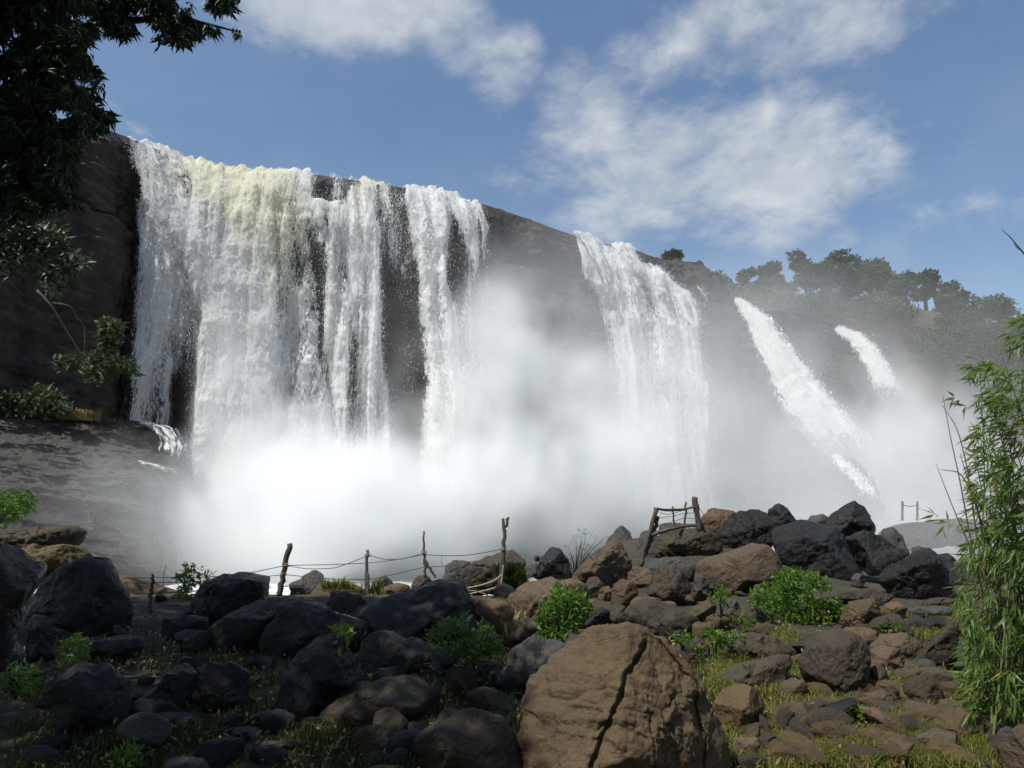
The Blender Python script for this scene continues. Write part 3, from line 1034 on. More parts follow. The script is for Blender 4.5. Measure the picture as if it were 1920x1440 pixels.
# --- near, shaded left
rock([(-40, 1010), (30, 1022), (75, 1036), (106, 1048), (90, 1075), (60, 1120), (35, 1180), (10, 1240), (-60, 1260), (-80, 1100)], 'wet', 'near-black overhanging rock jutting in beside the layered ledge', group=GB, Yc=6.6, angular=.8)
rock([(40, 1150), (70, 1095), (105, 1062), (150, 1046), (200, 1042), (217, 1056), (224, 1080), (240, 1115), (251, 1145), (238, 1180), (160, 1212), (50, 1205)], 'slate', 'big blue-black boulder under the layered ledge, between overhang and fence stake', group=GB, base=1190, angular=.5, seed=5)
rock([(-60, 1000), (20, 992), (90, 988), (150, 985), (164, 992), (160, 1010), (140, 1028), (60, 1032), (-60, 1034)], 'brown', 'uppermost dark slab of the layered ledge', Yc=17.5, group=GB, angular=.9, rough=1.8, deep=.5)
rock([(-60, 1030), (60, 1022), (140, 1018), (168, 1032), (186, 1045), (180, 1064), (60, 1090), (-60, 1090)], 'tan', 'grooved grey-brown slab carrying the dark ledge top', Yc=16.5, group=GB, angular=.9, rough=1.8, deep=.5)
rock([(215, 1080), (240, 1077), (275, 1086), (320, 1103), (362, 1120), (350, 1150), (250, 1165), (215, 1130)], 'tan', 'smooth sunlit brown slab sloping behind the fence stake', group=GB, Yc=17.0, angular=.3, rough=.6)
rock([(250, 1120), (290, 1112), (310, 1130), (290, 1150), (250, 1150)], 'brown', 'dark hollow stone at the foot of the smooth brown slab', group=GB, Yc=15.8)
rock([(348, 1166), (356, 1130), (378, 1092), (428, 1072), (452, 1065), (470, 1072), (498, 1078), (520, 1074), (518, 1098), (500, 1125), (445, 1160), (395, 1178)], 'wet', 'black square-shouldered boulder with a leafy sapling at its side', group=GB, base=1170, angular=.85, seed=21)
rock([(380, 1195), (388, 1178), (440, 1142), (500, 1120), (545, 1116), (610, 1128), (622, 1148), (560, 1175), (500, 1215), (440, 1222), (385, 1220)], 'slate', 'shiny flat-topped slab leaning against the black split boulder', group=GB, base=1225, angular=.8, seed=33, planes=[(-.35, -.45, .9, .45), (.2, -1, -.3, .5)])
rock([(480, 1245), (485, 1180), (505, 1140), (560, 1122), (620, 1140), (640, 1152), (690, 1165), (700, 1200), (660, 1222), (600, 1225), (560, 1240)], 'wet', 'black split boulder in front of the bamboo-braced fence post', group=GB, base=1235, angular=.75, seed=44)
rock([(665, 1152), (700, 1130), (745, 1108), (800, 1092), (850, 1077), (864, 1082), (885, 1118), (915, 1158), (945, 1200), (948, 1226), (900, 1222), (800, 1216), (740, 1208), (690, 1185)], 'slate', 'long dark wedge boulder pointing up to the forked post', group=GB, base=1218, angular=.8, seed=51, planes=[(-.25, -.75, .65, .42), (.9, -.35, .25, .75), (0, -.2, 1, .6)])
rock([(685, 1190), (700, 1180), (730, 1178), (755, 1192), (790, 1200), (845, 1215), (862, 1232), (845, 1252), (780, 1258), (700, 1262), (670, 1235)], 'grey', 'pale grey fluted slab below the long wedge boulder', group=GB, angular=.6, rough=1.5, seed=61)
rock([(590, 1340), (640, 1308), (690, 1282), (740, 1266), (775, 1266), (800, 1280), (828, 1308), (815, 1335), (770, 1352), (690, 1375), (600, 1372)], 'brown', 'broad humped brown-black boulder above the small round stone', group=GB, angular=.4, seed=71)
rock([(600, 1310), (620, 1290), (660, 1276), (700, 1278), (690, 1310), (620, 1330)], 'brown', 'low rock tucked behind the broad humped boulder', group=GB)
rock([(775, 1385), (815, 1352), (860, 1334), (905, 1331), (945, 1345), (975, 1385), (985, 1460), (860, 1480), (800, 1440)], 'brown', 'dark hump of rock at the bottom, left of the huge cracked boulder', group=GB, angular=.5, seed=81)
rock((662, 1358, 746, 1420), 'brown', 'small round dark stone in the shaded grass', group=GB, angular=.3)
rock((760, 1352, 800, 1392), 'grey', 'pebbly grey stone between the round stone and the dark hump', cat='stone', group=GB)
rock([(75, 1300), (100, 1262), (140, 1242), (175, 1236), (210, 1242), (235, 1275), (250, 1320), (240, 1360), (100, 1375)], 'slate', 'rounded black boulder deep in the shade, nearest to the overhang', group=GB, angular=.4, seed=91)
rock([(150, 1212), (175, 1200), (230, 1192), (262, 1194), (274, 1212), (255, 1236), (180, 1240)], 'slate', 'low grey-topped slab above the rounded black boulder', group=GB, angular=.8)
rock((-30, 1198, 56, 1300), 'wet', 'black rock lowest under the overhang, half lost in shade', group=GB)
rock([(240, 1325), (265, 1310), (310, 1312), (332, 1330), (325, 1350), (250, 1355)], 'grey', 'flat bluish stone beside the rounded black boulder', cat='stone', group=GB, angular=.8)
rock((285, 1334, 376, 1362), 'grey', 'thin grey slab peeping out of dark grass', cat='stone', group=GB, angular=.9)
rock([(280, 1300), (310, 1262), (350, 1243), (365, 1250), (380, 1280), (370, 1320), (300, 1330)], 'wet', 'sharp black rock against the pale-topped block', group=GB, angular=.9)
rock([(365, 1250), (395, 1240), (445, 1242), (470, 1262), (468, 1310), (430, 1335), (390, 1332), (372, 1290)], 'slate', 'pale-topped block of dark rock among grass stalks', group=GB, angular=.9, seed=14)
rock([(510, 1340), (525, 1270), (560, 1222), (600, 1192), (632, 1185), (655, 1205), (672, 1255), (670, 1285), (600, 1300), (570, 1350)], 'slate', 'tall dark rock leaning below the split boulder', group=GB, angular=.6, seed=17)
rock((296, 1152, 400, 1200), 'wet', 'low black rock under the square-shouldered boulder', group=GB)
rock((40, 1150, 112, 1240), 'slate', 'dark rock squeezed between overhang and big blue-black boulder', group=GB)
rock((325, 1178, 400, 1225), 'slate', 'grey rock at the toe of the shiny flat-topped slab', group=GB)
rock((476, 1340, 546, 1368), 'grey', 'flat stone sunk in shaded grass under the tall leaning rock', cat='stone', group=GB, angular=.8)
rock((420, 1362, 500, 1392), 'grey', 'broad flat stone near the bottom of the shaded grass', cat='stone', group=GB, angular=.8)
rock((300, 1418, 400, 1470), 'grey', 'flat shaded slab cut off by the lower edge', cat='stone', group=GB, angular=.8)
rock((480, 1385, 570, 1410), 'brown', 'half-buried brown stone in the dark grass', cat='stone', group=GB)
rock((460, 1395, 540, 1440), 'slate', 'dark low stone below the half-buried brown one', cat='stone', group=GB)
rock((680, 1430, 760, 1470), 'tan', 'brown stone at the lower edge among bright weeds', cat='stone', group=GB)
rock((838, 1252, 900, 1305), 'brown', 'dark rounded rock under the heap of driftwood', group=GB, angular=.4)
rock([(872, 1300), (905, 1285), (935, 1292), (965, 1310), (975, 1340), (930, 1345), (885, 1330)], 'brown', 'grooved dark rock between driftwood and huge cracked boulder', group=GB)
rock((835, 1325, 895, 1345), 'slate', 'small dark stone between two brown humps', cat='stone', group=GB)
rock([(925, 1265), (950, 1215), (1000, 1190), (1060, 1205), (1080, 1260), (1020, 1300), (960, 1300)], 'grey', 'bluish slab leaning on the left flank of the huge cracked boulder', group=GB, angular=.8)
# --- huge boulder
rock([(972, 1350), (980, 1290), (992, 1262), (1035, 1222), (1084, 1185), (1112, 1174), (1150, 1170), (1190, 1171), (1212, 1180), (1237, 1192), (1268, 1222), (1300, 1262), (1336, 1302), (1361, 1358), (1384, 1425), (1395, 1520), (1250, 1560), (1000, 1560), (975, 1460)],
     'tan', 'huge cracked brown boulder, the nearest and largest of all', group=GB, base=1490, angular=.75, level=6, deep=.9, seed=101, sink=.02, crack=[(1214, 1196), (1200, 1225), (1178, 1255), (1168, 1290), (1150, 1325), (1125, 1380), (1108, 1440)],
     planes=[(-.45, -.74, .54, .56), (.80, -.56, -.24, .42), (.8, -.5, .3, .78), (-.95, -.3, .1, .95), (0, 1, .3, .8)])
# --- back row, left to middle
rock([(537, 1122), (543, 1095), (565, 1080), (590, 1068), (604, 1074), (616, 1092), (610, 1120), (560, 1135)], 'grey', 'grey peaked boulder just right of the leaning fence post', group=GB, Yc=18)
rock([(570, 1122), (600, 1095), (640, 1088), (668, 1092), (683, 1108), (680, 1135), (600, 1140)], 'tan', 'flat-domed tan boulder between peaked boulder and braced post', group=GB, Yc=16.5, angular=.4)
rock([(600, 1150), (620, 1110), (650, 1108), (674, 1120), (668, 1150)], 'brown', 'dark rounded rock at the foot of the flat-domed tan boulder', group=GB)
rock([(690, 1110), (700, 1088), (722, 1077), (737, 1092), (740, 1112)], 'grey', 'small bluish-grey peak behind the braced post', group=GB, Yc=19)
rock([(700, 1125), (715, 1100), (745, 1092), (770, 1098), (772, 1125)], 'tan', 'striped tan boulder at the bases of the thin posts', group=GB, Yc=16)
rock([(768, 1100), (782, 1080), (798, 1077), (815, 1092), (812, 1110)], 'brown', 'little mossy peak under the thin tall post', group=GB, Yc=16)
rock([(826, 1090), (835, 1062), (850, 1051), (880, 1052), (895, 1070), (880, 1095)], 'grey', 'smooth grey dome left of the forked-post boulder', group=GB, Yc=18.5, angular=.3)
rock([(858, 1095), (866, 1065), (900, 1048), (935, 1036), (965, 1027), (978, 1040), (987, 1062), (984, 1085), (940, 1108), (880, 1110)], 'brown', 'large rough boulder behind the forked post', group=GB, Yc=16.5, angular=.8, seed=131)
rock([(985, 1080), (988, 1060), (1005, 1056), (1020, 1080)], 'grey', 'small grey rock in the gap left of the dark cone', group=GB, Yc=18)
rock([(1000, 1080), (1012, 1045), (1030, 1027), (1050, 1025), (1066, 1050), (1075, 1085), (1040, 1098)], 'slate', 'dark cone-shaped boulder left of the dead twiggy shrub', group=GB, Yc=18)
rock([(952, 1160), (950, 1120), (985, 1092), (1020, 1083), (1070, 1084), (1100, 1092), (1118, 1110), (1112, 1145), (1060, 1170), (990, 1175)], 'tan', 'wide pale-brown slab above the dark green bush', group=GB, angular=.5, seed=141)
rock([(870, 1145), (900, 1120), (950, 1122), (968, 1150), (945, 1185), (900, 1195)], 'tan', 'sloping tan rock under the straw beside the wedge boulder', group=GB, angular=.5)
rock([(950, 1200), (975, 1160), (1025, 1150), (1035, 1190), (990, 1215)], 'brown', 'shadowed rock left of the dark green bush', group=GB)
rock([(975, 1215), (1000, 1188), (1030, 1178), (1050, 1200), (1010, 1225)], 'tan', 'small brown rock touching the foot of the dark green bush', group=GB)
# --- centre pile
rock([(1132, 1025), (1145, 1000), (1165, 985), (1185, 998), (1197, 1030), (1160, 1050)], 'grey', 'grey pointed rock standing behind the ridged brown boulder', group=GB, Yc=21)
rock([(1062, 1090), (1090, 1058), (1120, 1030), (1145, 1012), (1166, 1014), (1180, 1035), (1188, 1062), (1172, 1092), (1120, 1102)], 'tan', 'ridged brown boulder between dead shrub and stick gate', group=GB, base=1100, angular=.85, rough=1.6, seed=151)
rock([(1182, 1062), (1192, 1020), (1205, 994), (1228, 992), (1236, 1010), (1220, 1065)], 'grey', 'light grey slab standing behind the leaning gate leg', group=GB, Yc=18.5, angular=.8)
rock((1230, 978, 1292, 1025), 'grey', 'grey dome seen through the stick gate', group=GB, Yc=20.5, angular=.3)
rock([(1203, 1045), (1215, 1015), (1245, 1000), (1285, 990), (1322, 986), (1342, 1002), (1354, 1034), (1320, 1050), (1285, 1060), (1220, 1058)], 'brown', 'undercut dark boulder carrying the stick gate', group=GB, Yc=18.2, angular=.8, rough=1.8, seed=161)
rock([(1312, 1010), (1314, 970), (1325, 953), (1350, 951), (1378, 960), (1390, 990), (1360, 1020)], 'red', 'reddish lichened dome right of the stick gate', group=GB, Yc=20, angular=.3)
rock([(1335, 1010), (1350, 985), (1380, 962), (1410, 950), (1438, 960), (1452, 985), (1450, 1020), (1400, 1040), (1350, 1035)], 'wet', 'dark fissured boulder right of the reddish dome', group=GB, Yc=19, angular=.8, seed=171)
rock([(1204, 1080), (1212, 1055), (1245, 1043), (1280, 1045), (1305, 1062), (1300, 1085), (1230, 1095)], 'grey', 'blue-grey low dome under the gate leg', group=GB, base=1090, angular=.3)
rock([(1212, 1110), (1222, 1078), (1240, 1058), (1262, 1055), (1290, 1078), (1302, 1102), (1285, 1126), (1245, 1132)], 'brown', 'egg-shaped brown boulder below the blue-grey dome', group=GB, angular=.35)
rock([(1298, 1088), (1306, 1055), (1335, 1042), (1380, 1032), (1408, 1018), (1440, 1020), (1462, 1045), (1474, 1080), (1445, 1102), (1390, 1112), (1330, 1122), (1302, 1112)], 'tan', 'great smooth tan boulder above the bright green bush', group=GB, base=1112, angular=.35, rough=.7, seed=181)
rock([(1290, 1130), (1300, 1085), (1320, 1070), (1332, 1090), (1325, 1120), (1305, 1135)], 'grey', 'grey slab wedged under the great smooth tan boulder', group=GB, angular=.9)
rock((1172, 1062, 1226, 1098), 'tan', 'brown block at the foot of the gate leg', group=GB, angular=.8)
rock([(1144, 1130), (1150, 1095), (1165, 1085), (1188, 1090), (1200, 1112), (1180, 1140)], 'red', 'reddish pillar-like stone in the centre of the pile', cat='stone', group=GB, angular=.8)
rock((1120, 1098, 1150, 1128), 'tan', 'little tan stone left of the reddish one', cat='stone', group=GB)
rock((1095, 1080, 1132, 1125), 'brown', 'narrow dark stone right of the wide pale-brown slab', cat='stone', group=GB)
rock([(1093, 1170), (1105, 1148), (1130, 1136), (1146, 1145), (1142, 1165), (1115, 1175)], 'slate', 'smooth dark stone pointing out under the little tan one', cat='stone', group=GB)
rock((1130, 1132, 1178, 1172), 'brown', 'brown stone above the crown of the huge cracked boulder', cat='stone', group=GB)
rock([(1165, 1150), (1185, 1130), (1220, 1122), (1265, 1138), (1300, 1155), (1315, 1180), (1290, 1202), (1240, 1200), (1190, 1180)], 'brown', 'long mossy rock lying across behind the huge cracked boulder', group=GB, angular=.4)
rock((1180, 1118, 1244, 1148), 'tan', 'flat brown rock above the long mossy one', group=GB)
rock((1236, 1126, 1270, 1148), 'red', 'orange flake of stone below the egg-shaped boulder', cat='stone', group=GB, angular=.9)
rock([(1285, 1160), (1295, 1140), (1325, 1125), (1345, 1132), (1340, 1158), (1310, 1172)], 'brown', 'dark cracked rock beside the orange flake', group=GB)
rock((1356, 1122, 1388, 1156), 'grey', 'pointed grey stone among sprigs left of the bright green bush', cat='stone', group=GB)
rock((1376, 1138, 1440, 1175), 'brown', 'dull brown rock half behind the bright green bush', group=GB)
rock((1320, 1150, 1375, 1178), 'tan', 'low tan stone under the sprigs', cat='stone', group=GB)
rock((1270, 1198, 1335, 1248), 'brown', 'weathered rock overgrown by the yellow-green creeper', group=GB)
# --- right ridge
rock([(1430, 985), (1440, 955), (1460, 944), (1478, 955), (1498, 980), (1460, 1000)], 'slate', 'small dark pyramid on the skyline between two larger rocks', group=GB, Yc=20.5)
rock([(1440, 1015), (1452, 985), (1475, 974), (1520, 972), (1565, 990), (1585, 1005), (1600, 1040), (1620, 1075), (1600, 1105), (1540, 1098), (1490, 1070), (1455, 1045)], 'wet', 'massive black slanting boulder with a hollow beneath', group=GB, Yc=18.0, angular=.8, seed=201, planes=[(-.2, -.35, .9, .55), (.75, -.5, .3, .7), (-.1, -1, -.25, .6)])
rock([(1542, 990), (1556, 965), (1580, 948), (1601, 938), (1622, 950), (1645, 985), (1640, 1005), (1580, 1010)], 'slate', 'wet glistening pyramid rock, highest on the ridge', group=GB, Yc=19.5, angular=.9, seed=211, planes=[(-.3, -.5, .8, .6)])
rock([(1505, 985), (1520, 966), (1545, 962), (1560, 975), (1550, 1000)], 'grey', 'pale rock peeping left of the glistening pyramid', group=GB, Yc=21.5)
rock([(1580, 1010), (1600, 996), (1635, 992), (1660, 1012), (1688, 1050), (1680, 1068), (1630, 1075), (1600, 1062)], 'slate', 'cracked dark rock right under the glistening pyramid', group=GB, Yc=18.2, angular=.8)
rock([(1645, 1020), (1655, 992), (1675, 988), (1692, 1005), (1710, 1040), (1690, 1060), (1660, 1055)], 'grey', 'hazy grey boulder on the right slope of the ridge', group=GB, Yc=22, angular=.4)
rock([(1640, 1085), (1660, 1062), (1695, 1048), (1715, 1030), (1742, 1026), (1765, 1045), (1782, 1080), (1775, 1120), (1710, 1135), (1670, 1115)], 'wet', 'broad wet black rock next to the bamboo', group=GB, base=1125, angular=.8, seed=221)
rock((1730, 1036, 1800, 1090), 'slate', 'dim rounded rock behind the broad wet one', group=GB, Yc=22)
rock((1704, 1024, 1746, 1045), 'grey', 'faint low rock fading in the spray', group=GB, Yc=26)
rock((1745, 1052, 1840, 1120), 'wet', 'black boulder half hidden by the bamboo at the end of the ridge', group=GB, Yc=17.5, angular=.8)
rock((1700, 1092, 1800, 1138), 'slate', 'low dark boulder before the broad wet rock by the bamboo', group=GB, Yc=14.6, angular=.7)
rock((1592, 1075, 1625, 1105), 'grey', 'small upright stone in the hollow of the massive black boulder', cat='stone', group=GB)
rock([(1555, 1120), (1580, 1108), (1640, 1105), (1682, 1118), (1670, 1135), (1590, 1140)], 'brown', 'long flat rock right of the bright green bush', group=GB, angular=.8)
rock([(1570, 1165), (1590, 1128), (1640, 1122), (1652, 1150), (1630, 1180), (1590, 1182)], 'tan', 'earthy brown rock with roots beside the bright green bush', group=GB, rough=1.8)
rock([(1646, 1150), (1658, 1132), (1685, 1126), (1703, 1138), (1695, 1162), (1662, 1166)], 'red', 'pinkish-grey angular stone under the long flat rock', cat='stone', group=GB, angular=.9)
rock((1700, 1134, 1788, 1165), 'grey', 'oval grey stone left of the bamboo', cat='stone', group=GB, angular=.4)
rock((1712, 1158, 1790, 1188), 'slate', 'flat blue-grey stone below the oval one', cat='stone', group=GB, angular=.6)
rock((1722, 1120, 1800, 1142), 'brown', 'low dark stone at the back edge of the bamboo', cat='stone', group=GB)
rock([(1618, 1178), (1640, 1158), (1662, 1154), (1676, 1172), (1665, 1185), (1635, 1190)], 'brown', 'dark boot-shaped stone above the tan hump', cat='stone', group=GB)
rock([(1498, 1240), (1510, 1208), (1535, 1184), (1570, 1177), (1602, 1184), (1625, 1208), (1636, 1238), (1625, 1268), (1598, 1298), (1555, 1308), (1515, 1290)], 'brown', 'big nearly round brown boulder in the right foreground', group=GB, angular=.25, seed=231)
rock((1572, 1172, 1648, 1222), 'tan', 'tan humped rock behind the round boulder', group=GB, angular=.4)
rock([(1628, 1215), (1650, 1190), (1700, 1186), (1728, 1205), (1735, 1230), (1690, 1245), (1640, 1240)], 'tan', 'low brown hump between round boulder and slanting splinter', group=GB, angular=.5)
rock([(1626, 1255), (1630, 1218), (1650, 1212), (1690, 1214), (1697, 1250), (1660, 1262)], 'red', 'squarish pinkish block right of the round boulder', group=GB, angular=.95)
rock([(1702, 1248), (1722, 1222), (1755, 1190), (1795, 1157), (1802, 1175), (1800, 1215), (1775, 1242), (1730, 1255)], 'brown', 'long slanting splinter of rock pointing up to the bamboo', group=GB, angular=.8)
rock((1668, 1250, 1738, 1285), 'tan', 'flat tan stone above the speckled boulder', cat='stone', group=GB)
rock((1622, 1245, 1668, 1300), 'brown', 'upright brown stone at the right foot of the round boulder', cat='stone', group=GB)
rock([(1688, 1295), (1700, 1272), (1735, 1264), (1760, 1275), (1772, 1305), (1745, 1328), (1708, 1315)], 'brown', 'speckled boulder below the slanting splinter', group=GB, angular=.5)
rock([(1345, 1215), (1370, 1192), (1410, 1186), (1455, 1195), (1498, 1222), (1490, 1245), (1430, 1240), (1370, 1240)], 'brown', 'veined brown rock under the bright green bush', group=GB, angular=.6)
rock([(1330, 1275), (1360, 1250), (1420, 1238), (1478, 1222), (1492, 1245), (1465, 1285), (1420, 1300), (1350, 1298)], 'brown', 'tilted slab with a black underside beside the huge cracked boulder', group=GB, angular=.95, seed=241)
rock([(1336, 1320), (1352, 1295), (1390, 1283), (1425, 1292), (1438, 1325), (1425, 1362), (1380, 1378), (1345, 1360)], 'tan', 'blocky tan-topped boulder right of the huge cracked one', group=GB, angular=.8, seed=251)
rock((1462, 1270, 1518, 1318), 'tan', 'small tan stone at the left foot of the round boulder', cat='stone', group=GB)
rock([(1603, 1322), (1620, 1300), (1655, 1292), (1682, 1305), (1690, 1328), (1650, 1338)], 'tan', 'light brown stone above the orange plank-like slab', cat='stone', group=GB)
rock((1650, 1285, 1690, 1330), 'brown', 'dark brown stone next to the speckled boulder', cat='stone', group=GB)
rock([(1605, 1322), (1640, 1326), (1690, 1348), (1722, 1372), (1715, 1388), (1670, 1378), (1630, 1350)], 'red', 'orange plank-like slab lying aslant', group=GB, angular=.95, rough=1.5)
rock([(1488, 1372), (1515, 1345), (1560, 1322), (1605, 1308), (1618, 1318), (1580, 1348), (1540, 1372)], 'slate', 'thin dark slab standing on edge in the grass', group=GB, angular=.95)
rock((1508, 1312, 1552, 1350), 'tan', 'pale brown block behind the thin dark slab', cat='stone', group=GB, angular=.8)
rock([(1732, 1365), (1760, 1340), (1800, 1325), (1840, 1340), (1850, 1385), (1790, 1395)], 'tan', 'brown ridge-backed stone at the bamboo foot', group=GB)
rock((1755, 1308, 1815, 1348), 'tan', 'dusty brown stone left of the bamboo foot', cat='stone', group=GB)
rock((1712, 1368, 1808, 1424), 'tan', 'low domed stone below the ridge-backed one', group=GB, angular=.5)
rock([(1862, 1400), (1885, 1370), (1925, 1350), (1990, 1380), (1980, 1460), (1880, 1450)], 'tan', 'brown boulder in the bottom corner beyond the bamboo', group=GB)
rock((1450, 1335, 1502, 1375), 'brown', 'rusty brown stone left of the thin dark slab', cat='stone', group=GB)
rock((1502, 1366, 1562, 1394), 'tan', 'flat tan stone under the thin dark slab', cat='stone', group=GB, angular=.7)
rock((1375, 1378, 1425, 1425), 'tan', 'brown stone hugging the right base of the huge cracked boulder', cat='stone', group=GB)
rock((1600, 1352, 1635, 1372), 'brown', 'little dark stone under the start of the plank-like slab', cat='stone', group=GB)
rock((1660, 1328, 1745, 1352), 'brown', 'earth-stained flat stone right of the plank-like slab', cat='stone', group=GB)
rock((1685, 1235, 1760, 1262), 'grey', 'grey flat stone at the low end of the slanting splinter', cat='stone', group=GB)
rock((1000, 1040, 1012, 1052), 'grey', 'tiny grey rock perched by the dark cone', cat='stone', group=GB, Yc=18)

# flat paving-like stones near the lower edge
FL = [(1440, 1392, 1500, 1412), (1500, 1398, 1580, 1418), (1575, 1385, 1660, 1405), (1655, 1392, 1740, 1412), (1600, 1405, 1690, 1428),
      (1700, 1415, 1790, 1440), (1400, 1412, 1490, 1440), (1490, 1418, 1570, 1440), (1800, 1398, 1870, 1420), (1780, 1425, 1880, 1450), (1560, 1430, 1640, 1450)]
FLN = ['first', 'second', 'third', 'fourth', 'fifth', 'sixth', 'seventh', 'eighth', 'ninth', 'tenth', 'eleventh']
FLD = ['just right of the huge cracked boulder', 'under the flat tan stone', 'below the plank-like slab', 'left of the low domed stone', 'in the grass below the plank-like slab',
       'below the low domed stone', 'lowest beside the huge cracked boulder', 'in the bottom grass below the thin dark slab', 'between low domed stone and corner boulder', 'cut by the lower edge near the corner boulder', 'cut by the lower edge below the plank-like slab']
for i, b_ in enumerate(FL):
    rock(b_, 'tan' if i % 3 else 'red', 'flat worn brown stone ' + FLD[i], cat='stone', name='flat_stone', group='flat worn stones along the lower edge', angular=.5, deep=1.1)

# far rock islands in the spray
rock([(1400, 900), (1440, 850), (1490, 800), (1530, 840), (1565, 848), (1600, 860), (1640, 905), (1660, 960), (1500, 990), (1400, 960)], 'cliff', 'dark rock shoulder in the spray under the tall jet', cat='rock outcrop', name='rock_outcrop', Yc=60, level=6, group='outcrops standing in the spray')
rock([(1640, 996), (1690, 980), (1780, 973), (1880, 976), (1900, 1010), (1700, 1030), (1630, 1020)], 'cliff', 'low far bank of rock behind the ridge, faint in spray', cat='rock outcrop', name='rock_outcrop', Yc=40, level=6, group='outcrops standing in the spray', deep=.5)

# small stones filling the bank
rs = np.random.RandomState(77)
SHN, SHL = [], []
for k in range(10):
    th = np.arange(9) * 2 * np.pi / 9
    ol = np.stack([np.cos(th) * rs.uniform(.8, 1.1, 9), np.sin(th) * rs.uniform(.45, .75, 9)], 1)
    P, Fc = rock_shape(3 if k % 2 else 4, ol, 0.8, 500 + k, 1.0)
    o = mesh_obj('stone', P - [0, 0, P[:, 2].min()], Fc, M['tan'])
    SHN.append(o.data)
    bpy.data.objects.remove(o)
anch = [(r[0], r[1], r[2]) for r in ROCKS]
short = {}
for a in anch:
    short[a[2]] = a[2].split(',')[0]
used_lab = set()
cnt = 0
MATS_ = ['tan', 'brown', 'grey', 'brown', 'tan']
MD = {}
for k in range(1000):
    if cnt >= 250:
        break
    px = rs.uniform(20, 1900)
    py = rs.uniform(1110, 1436)
    if px > 1000 and rs.rand() < 0.1:
        py = rs.uniform(1060, 1200)
    big = k % 7 == 0
    if big:
        px, py = rs.uniform(1400, 1860), rs.uniform(1300, 1440)
    if 985 < px < 1390 and py > 1200:
        continue
    if px < 950 and rs.rand() < .62:
        continue
    if px > 1820 and py < 1370:
        continue
    p_ = hit(px, py)
    s_ = rs.uniform(0.06, 0.12) * (1 + rs.rand() ** 3 * 1.2) * (1 + 0.05 * p_[1])
    mk = ['tan', 'brown', 'tan', 'tan', 'brown'][rs.randint(5)] if big else MATS_[rs.randint(5)] if px > 1000 else ['slate', 'brown', 'slate', 'grey', 'wet'][rs.randint(5)]
    key = (k % 10, mk)
    if key not in MD:
        me = SHN[k % 10].copy()
        me.materials.clear()
        me.materials.append(M[mk])
        MD[key] = me
    d_ = [(math.hypot((a[0] - px), (a[1] - py)), a) for a in anch]
    d_.sort(key=lambda q: q[0])
    shp = rs.choice(['flat', 'low', 'rounded', 'squat']) if not big else ['flat', 'low'][k % 2]
    if big:
        s_ = rs.uniform(.13, .24)
    sx, sy, sz = {'flat': (1.35, 1.1, .75), 'low': (1.25, 1., .9), 'rounded': (1.05, .95, 1.0), 'squat': (1.3, .85, .8)}[shp]
    colr = {'tan': 'brown', 'brown': 'dark brown', 'grey': 'grey', 'slate': 'blackish', 'wet': 'black'}[mk]
    lab = None
    for q, a in d_[:6]:
        dx, dy = px - a[0], py - a[1]
        where = ('right of' if dx > 0 else 'left of') if abs(dx) > 1.3 * abs(dy) else ('below' if dy > 0 else 'above')
        w_ = short[a[2]].split()
        ref = ' '.join(w_[:9])
        while ref.split()[-1] in ('a', 'the', 'of', 'at', 'in', 'and', 'between', 'right', 'left', 'under', 'below', 'above', 'beside', 'behind', 'to', 'on', 'with', 'its', 'than', 'next', 'by', 'up', 'just', 'pointing'):
            ref = ' '.join(ref.split()[:-1])
        cand = f'little {shp} {colr} stone {where} the {ref}'
        if cand not in used_lab and len(cand.split()) <= 16:
            lab = cand
            break
    if lab is None:
        continue
    used_lab.add(lab)
    o = bpy.data.objects.new('stone', MD[key])
    COL.objects.link(o)
    o.location = (p_[0], p_[1], float(ground(p_[0], p_[1])) - 0.38 * s_ * sz)
    o.scale = (s_ * sx, s_ * sy, s_ * sz)
    o.rotation_euler = (rs.uniform(-.35, .35), rs.uniform(-.35, .35), rs.uniform(0, 6.28))
    tag(o, lab, 'stone', 'small stones strewn over the bank')
    cnt += 1

# ------------------------------------------------------------------ left rock shelf under the cliff
cpx_ = [-260, 0, 120, 215, 275, 315, 338, 348]
rowsd = [
    # py per column, Y per column
    ([742, 752, 770, 790, 800, 822, 850, 880], [40, 40, 40, 40, 40, 40, 39.5, 39]),
    ([765, 772, 788, 800, 808, 835, 870, 900], [35, 35.5, 36.5, 37, 37, 37, 37, 37.5]),
    ([800, 810, 830, 838, 840, 862, 890, 920], [33, 33.5, 34.5, 35, 35.5, 36, 36.5, 37]),
    ([850, 858, 868, 868, 872, 890, 915, 940], [31, 31.5, 32.5, 33.5, 34, 35, 36, 37]),
    ([885, 885, 885, 888, 895, 915, 940, 965], [28, 29.5, 31.5, 32.5, 33, 34, 35.5, 37]),
    ([925, 925, 935, 940, 950, 965, 980, 1000], [26, 28, 30, 31, 32, 33, 35, 37]),
    ([965, 975, 1000, 1005, 1010, 1020, 1030, 1040], [25, 27, 29, 30, 31, 32, 34, 36]),
    ([1010, 1030, 1060, 1070, 1070, 1075, 1080, 1085], [24, 26, 27.5, 28.5, 30, 31, 33, 35]),
    ([1090, 1110, 1120, 1120, 1120, 1120, 1120, 1120], [23, 25, 26.5, 27.5, 29, 30, 32, 34]),
]
NR, NC = 460, 420
tr_ = np.linspace(0, len(rowsd) - 1, NR)
pyc = np.array([r[0] for r in rowsd], float)
yc_ = np.array([r[1] for r in rowsd], float)
pxs = np.linspace(cpx_[0], cpx_[-1], NC)
A_ = np.stack([np.interp(pxs, cpx_, pyc[i]) for i in range(len(rowsd))])
B_ = np.stack([np.interp(pxs, cpx_, yc_[i]) for i in range(len(rowsd))])
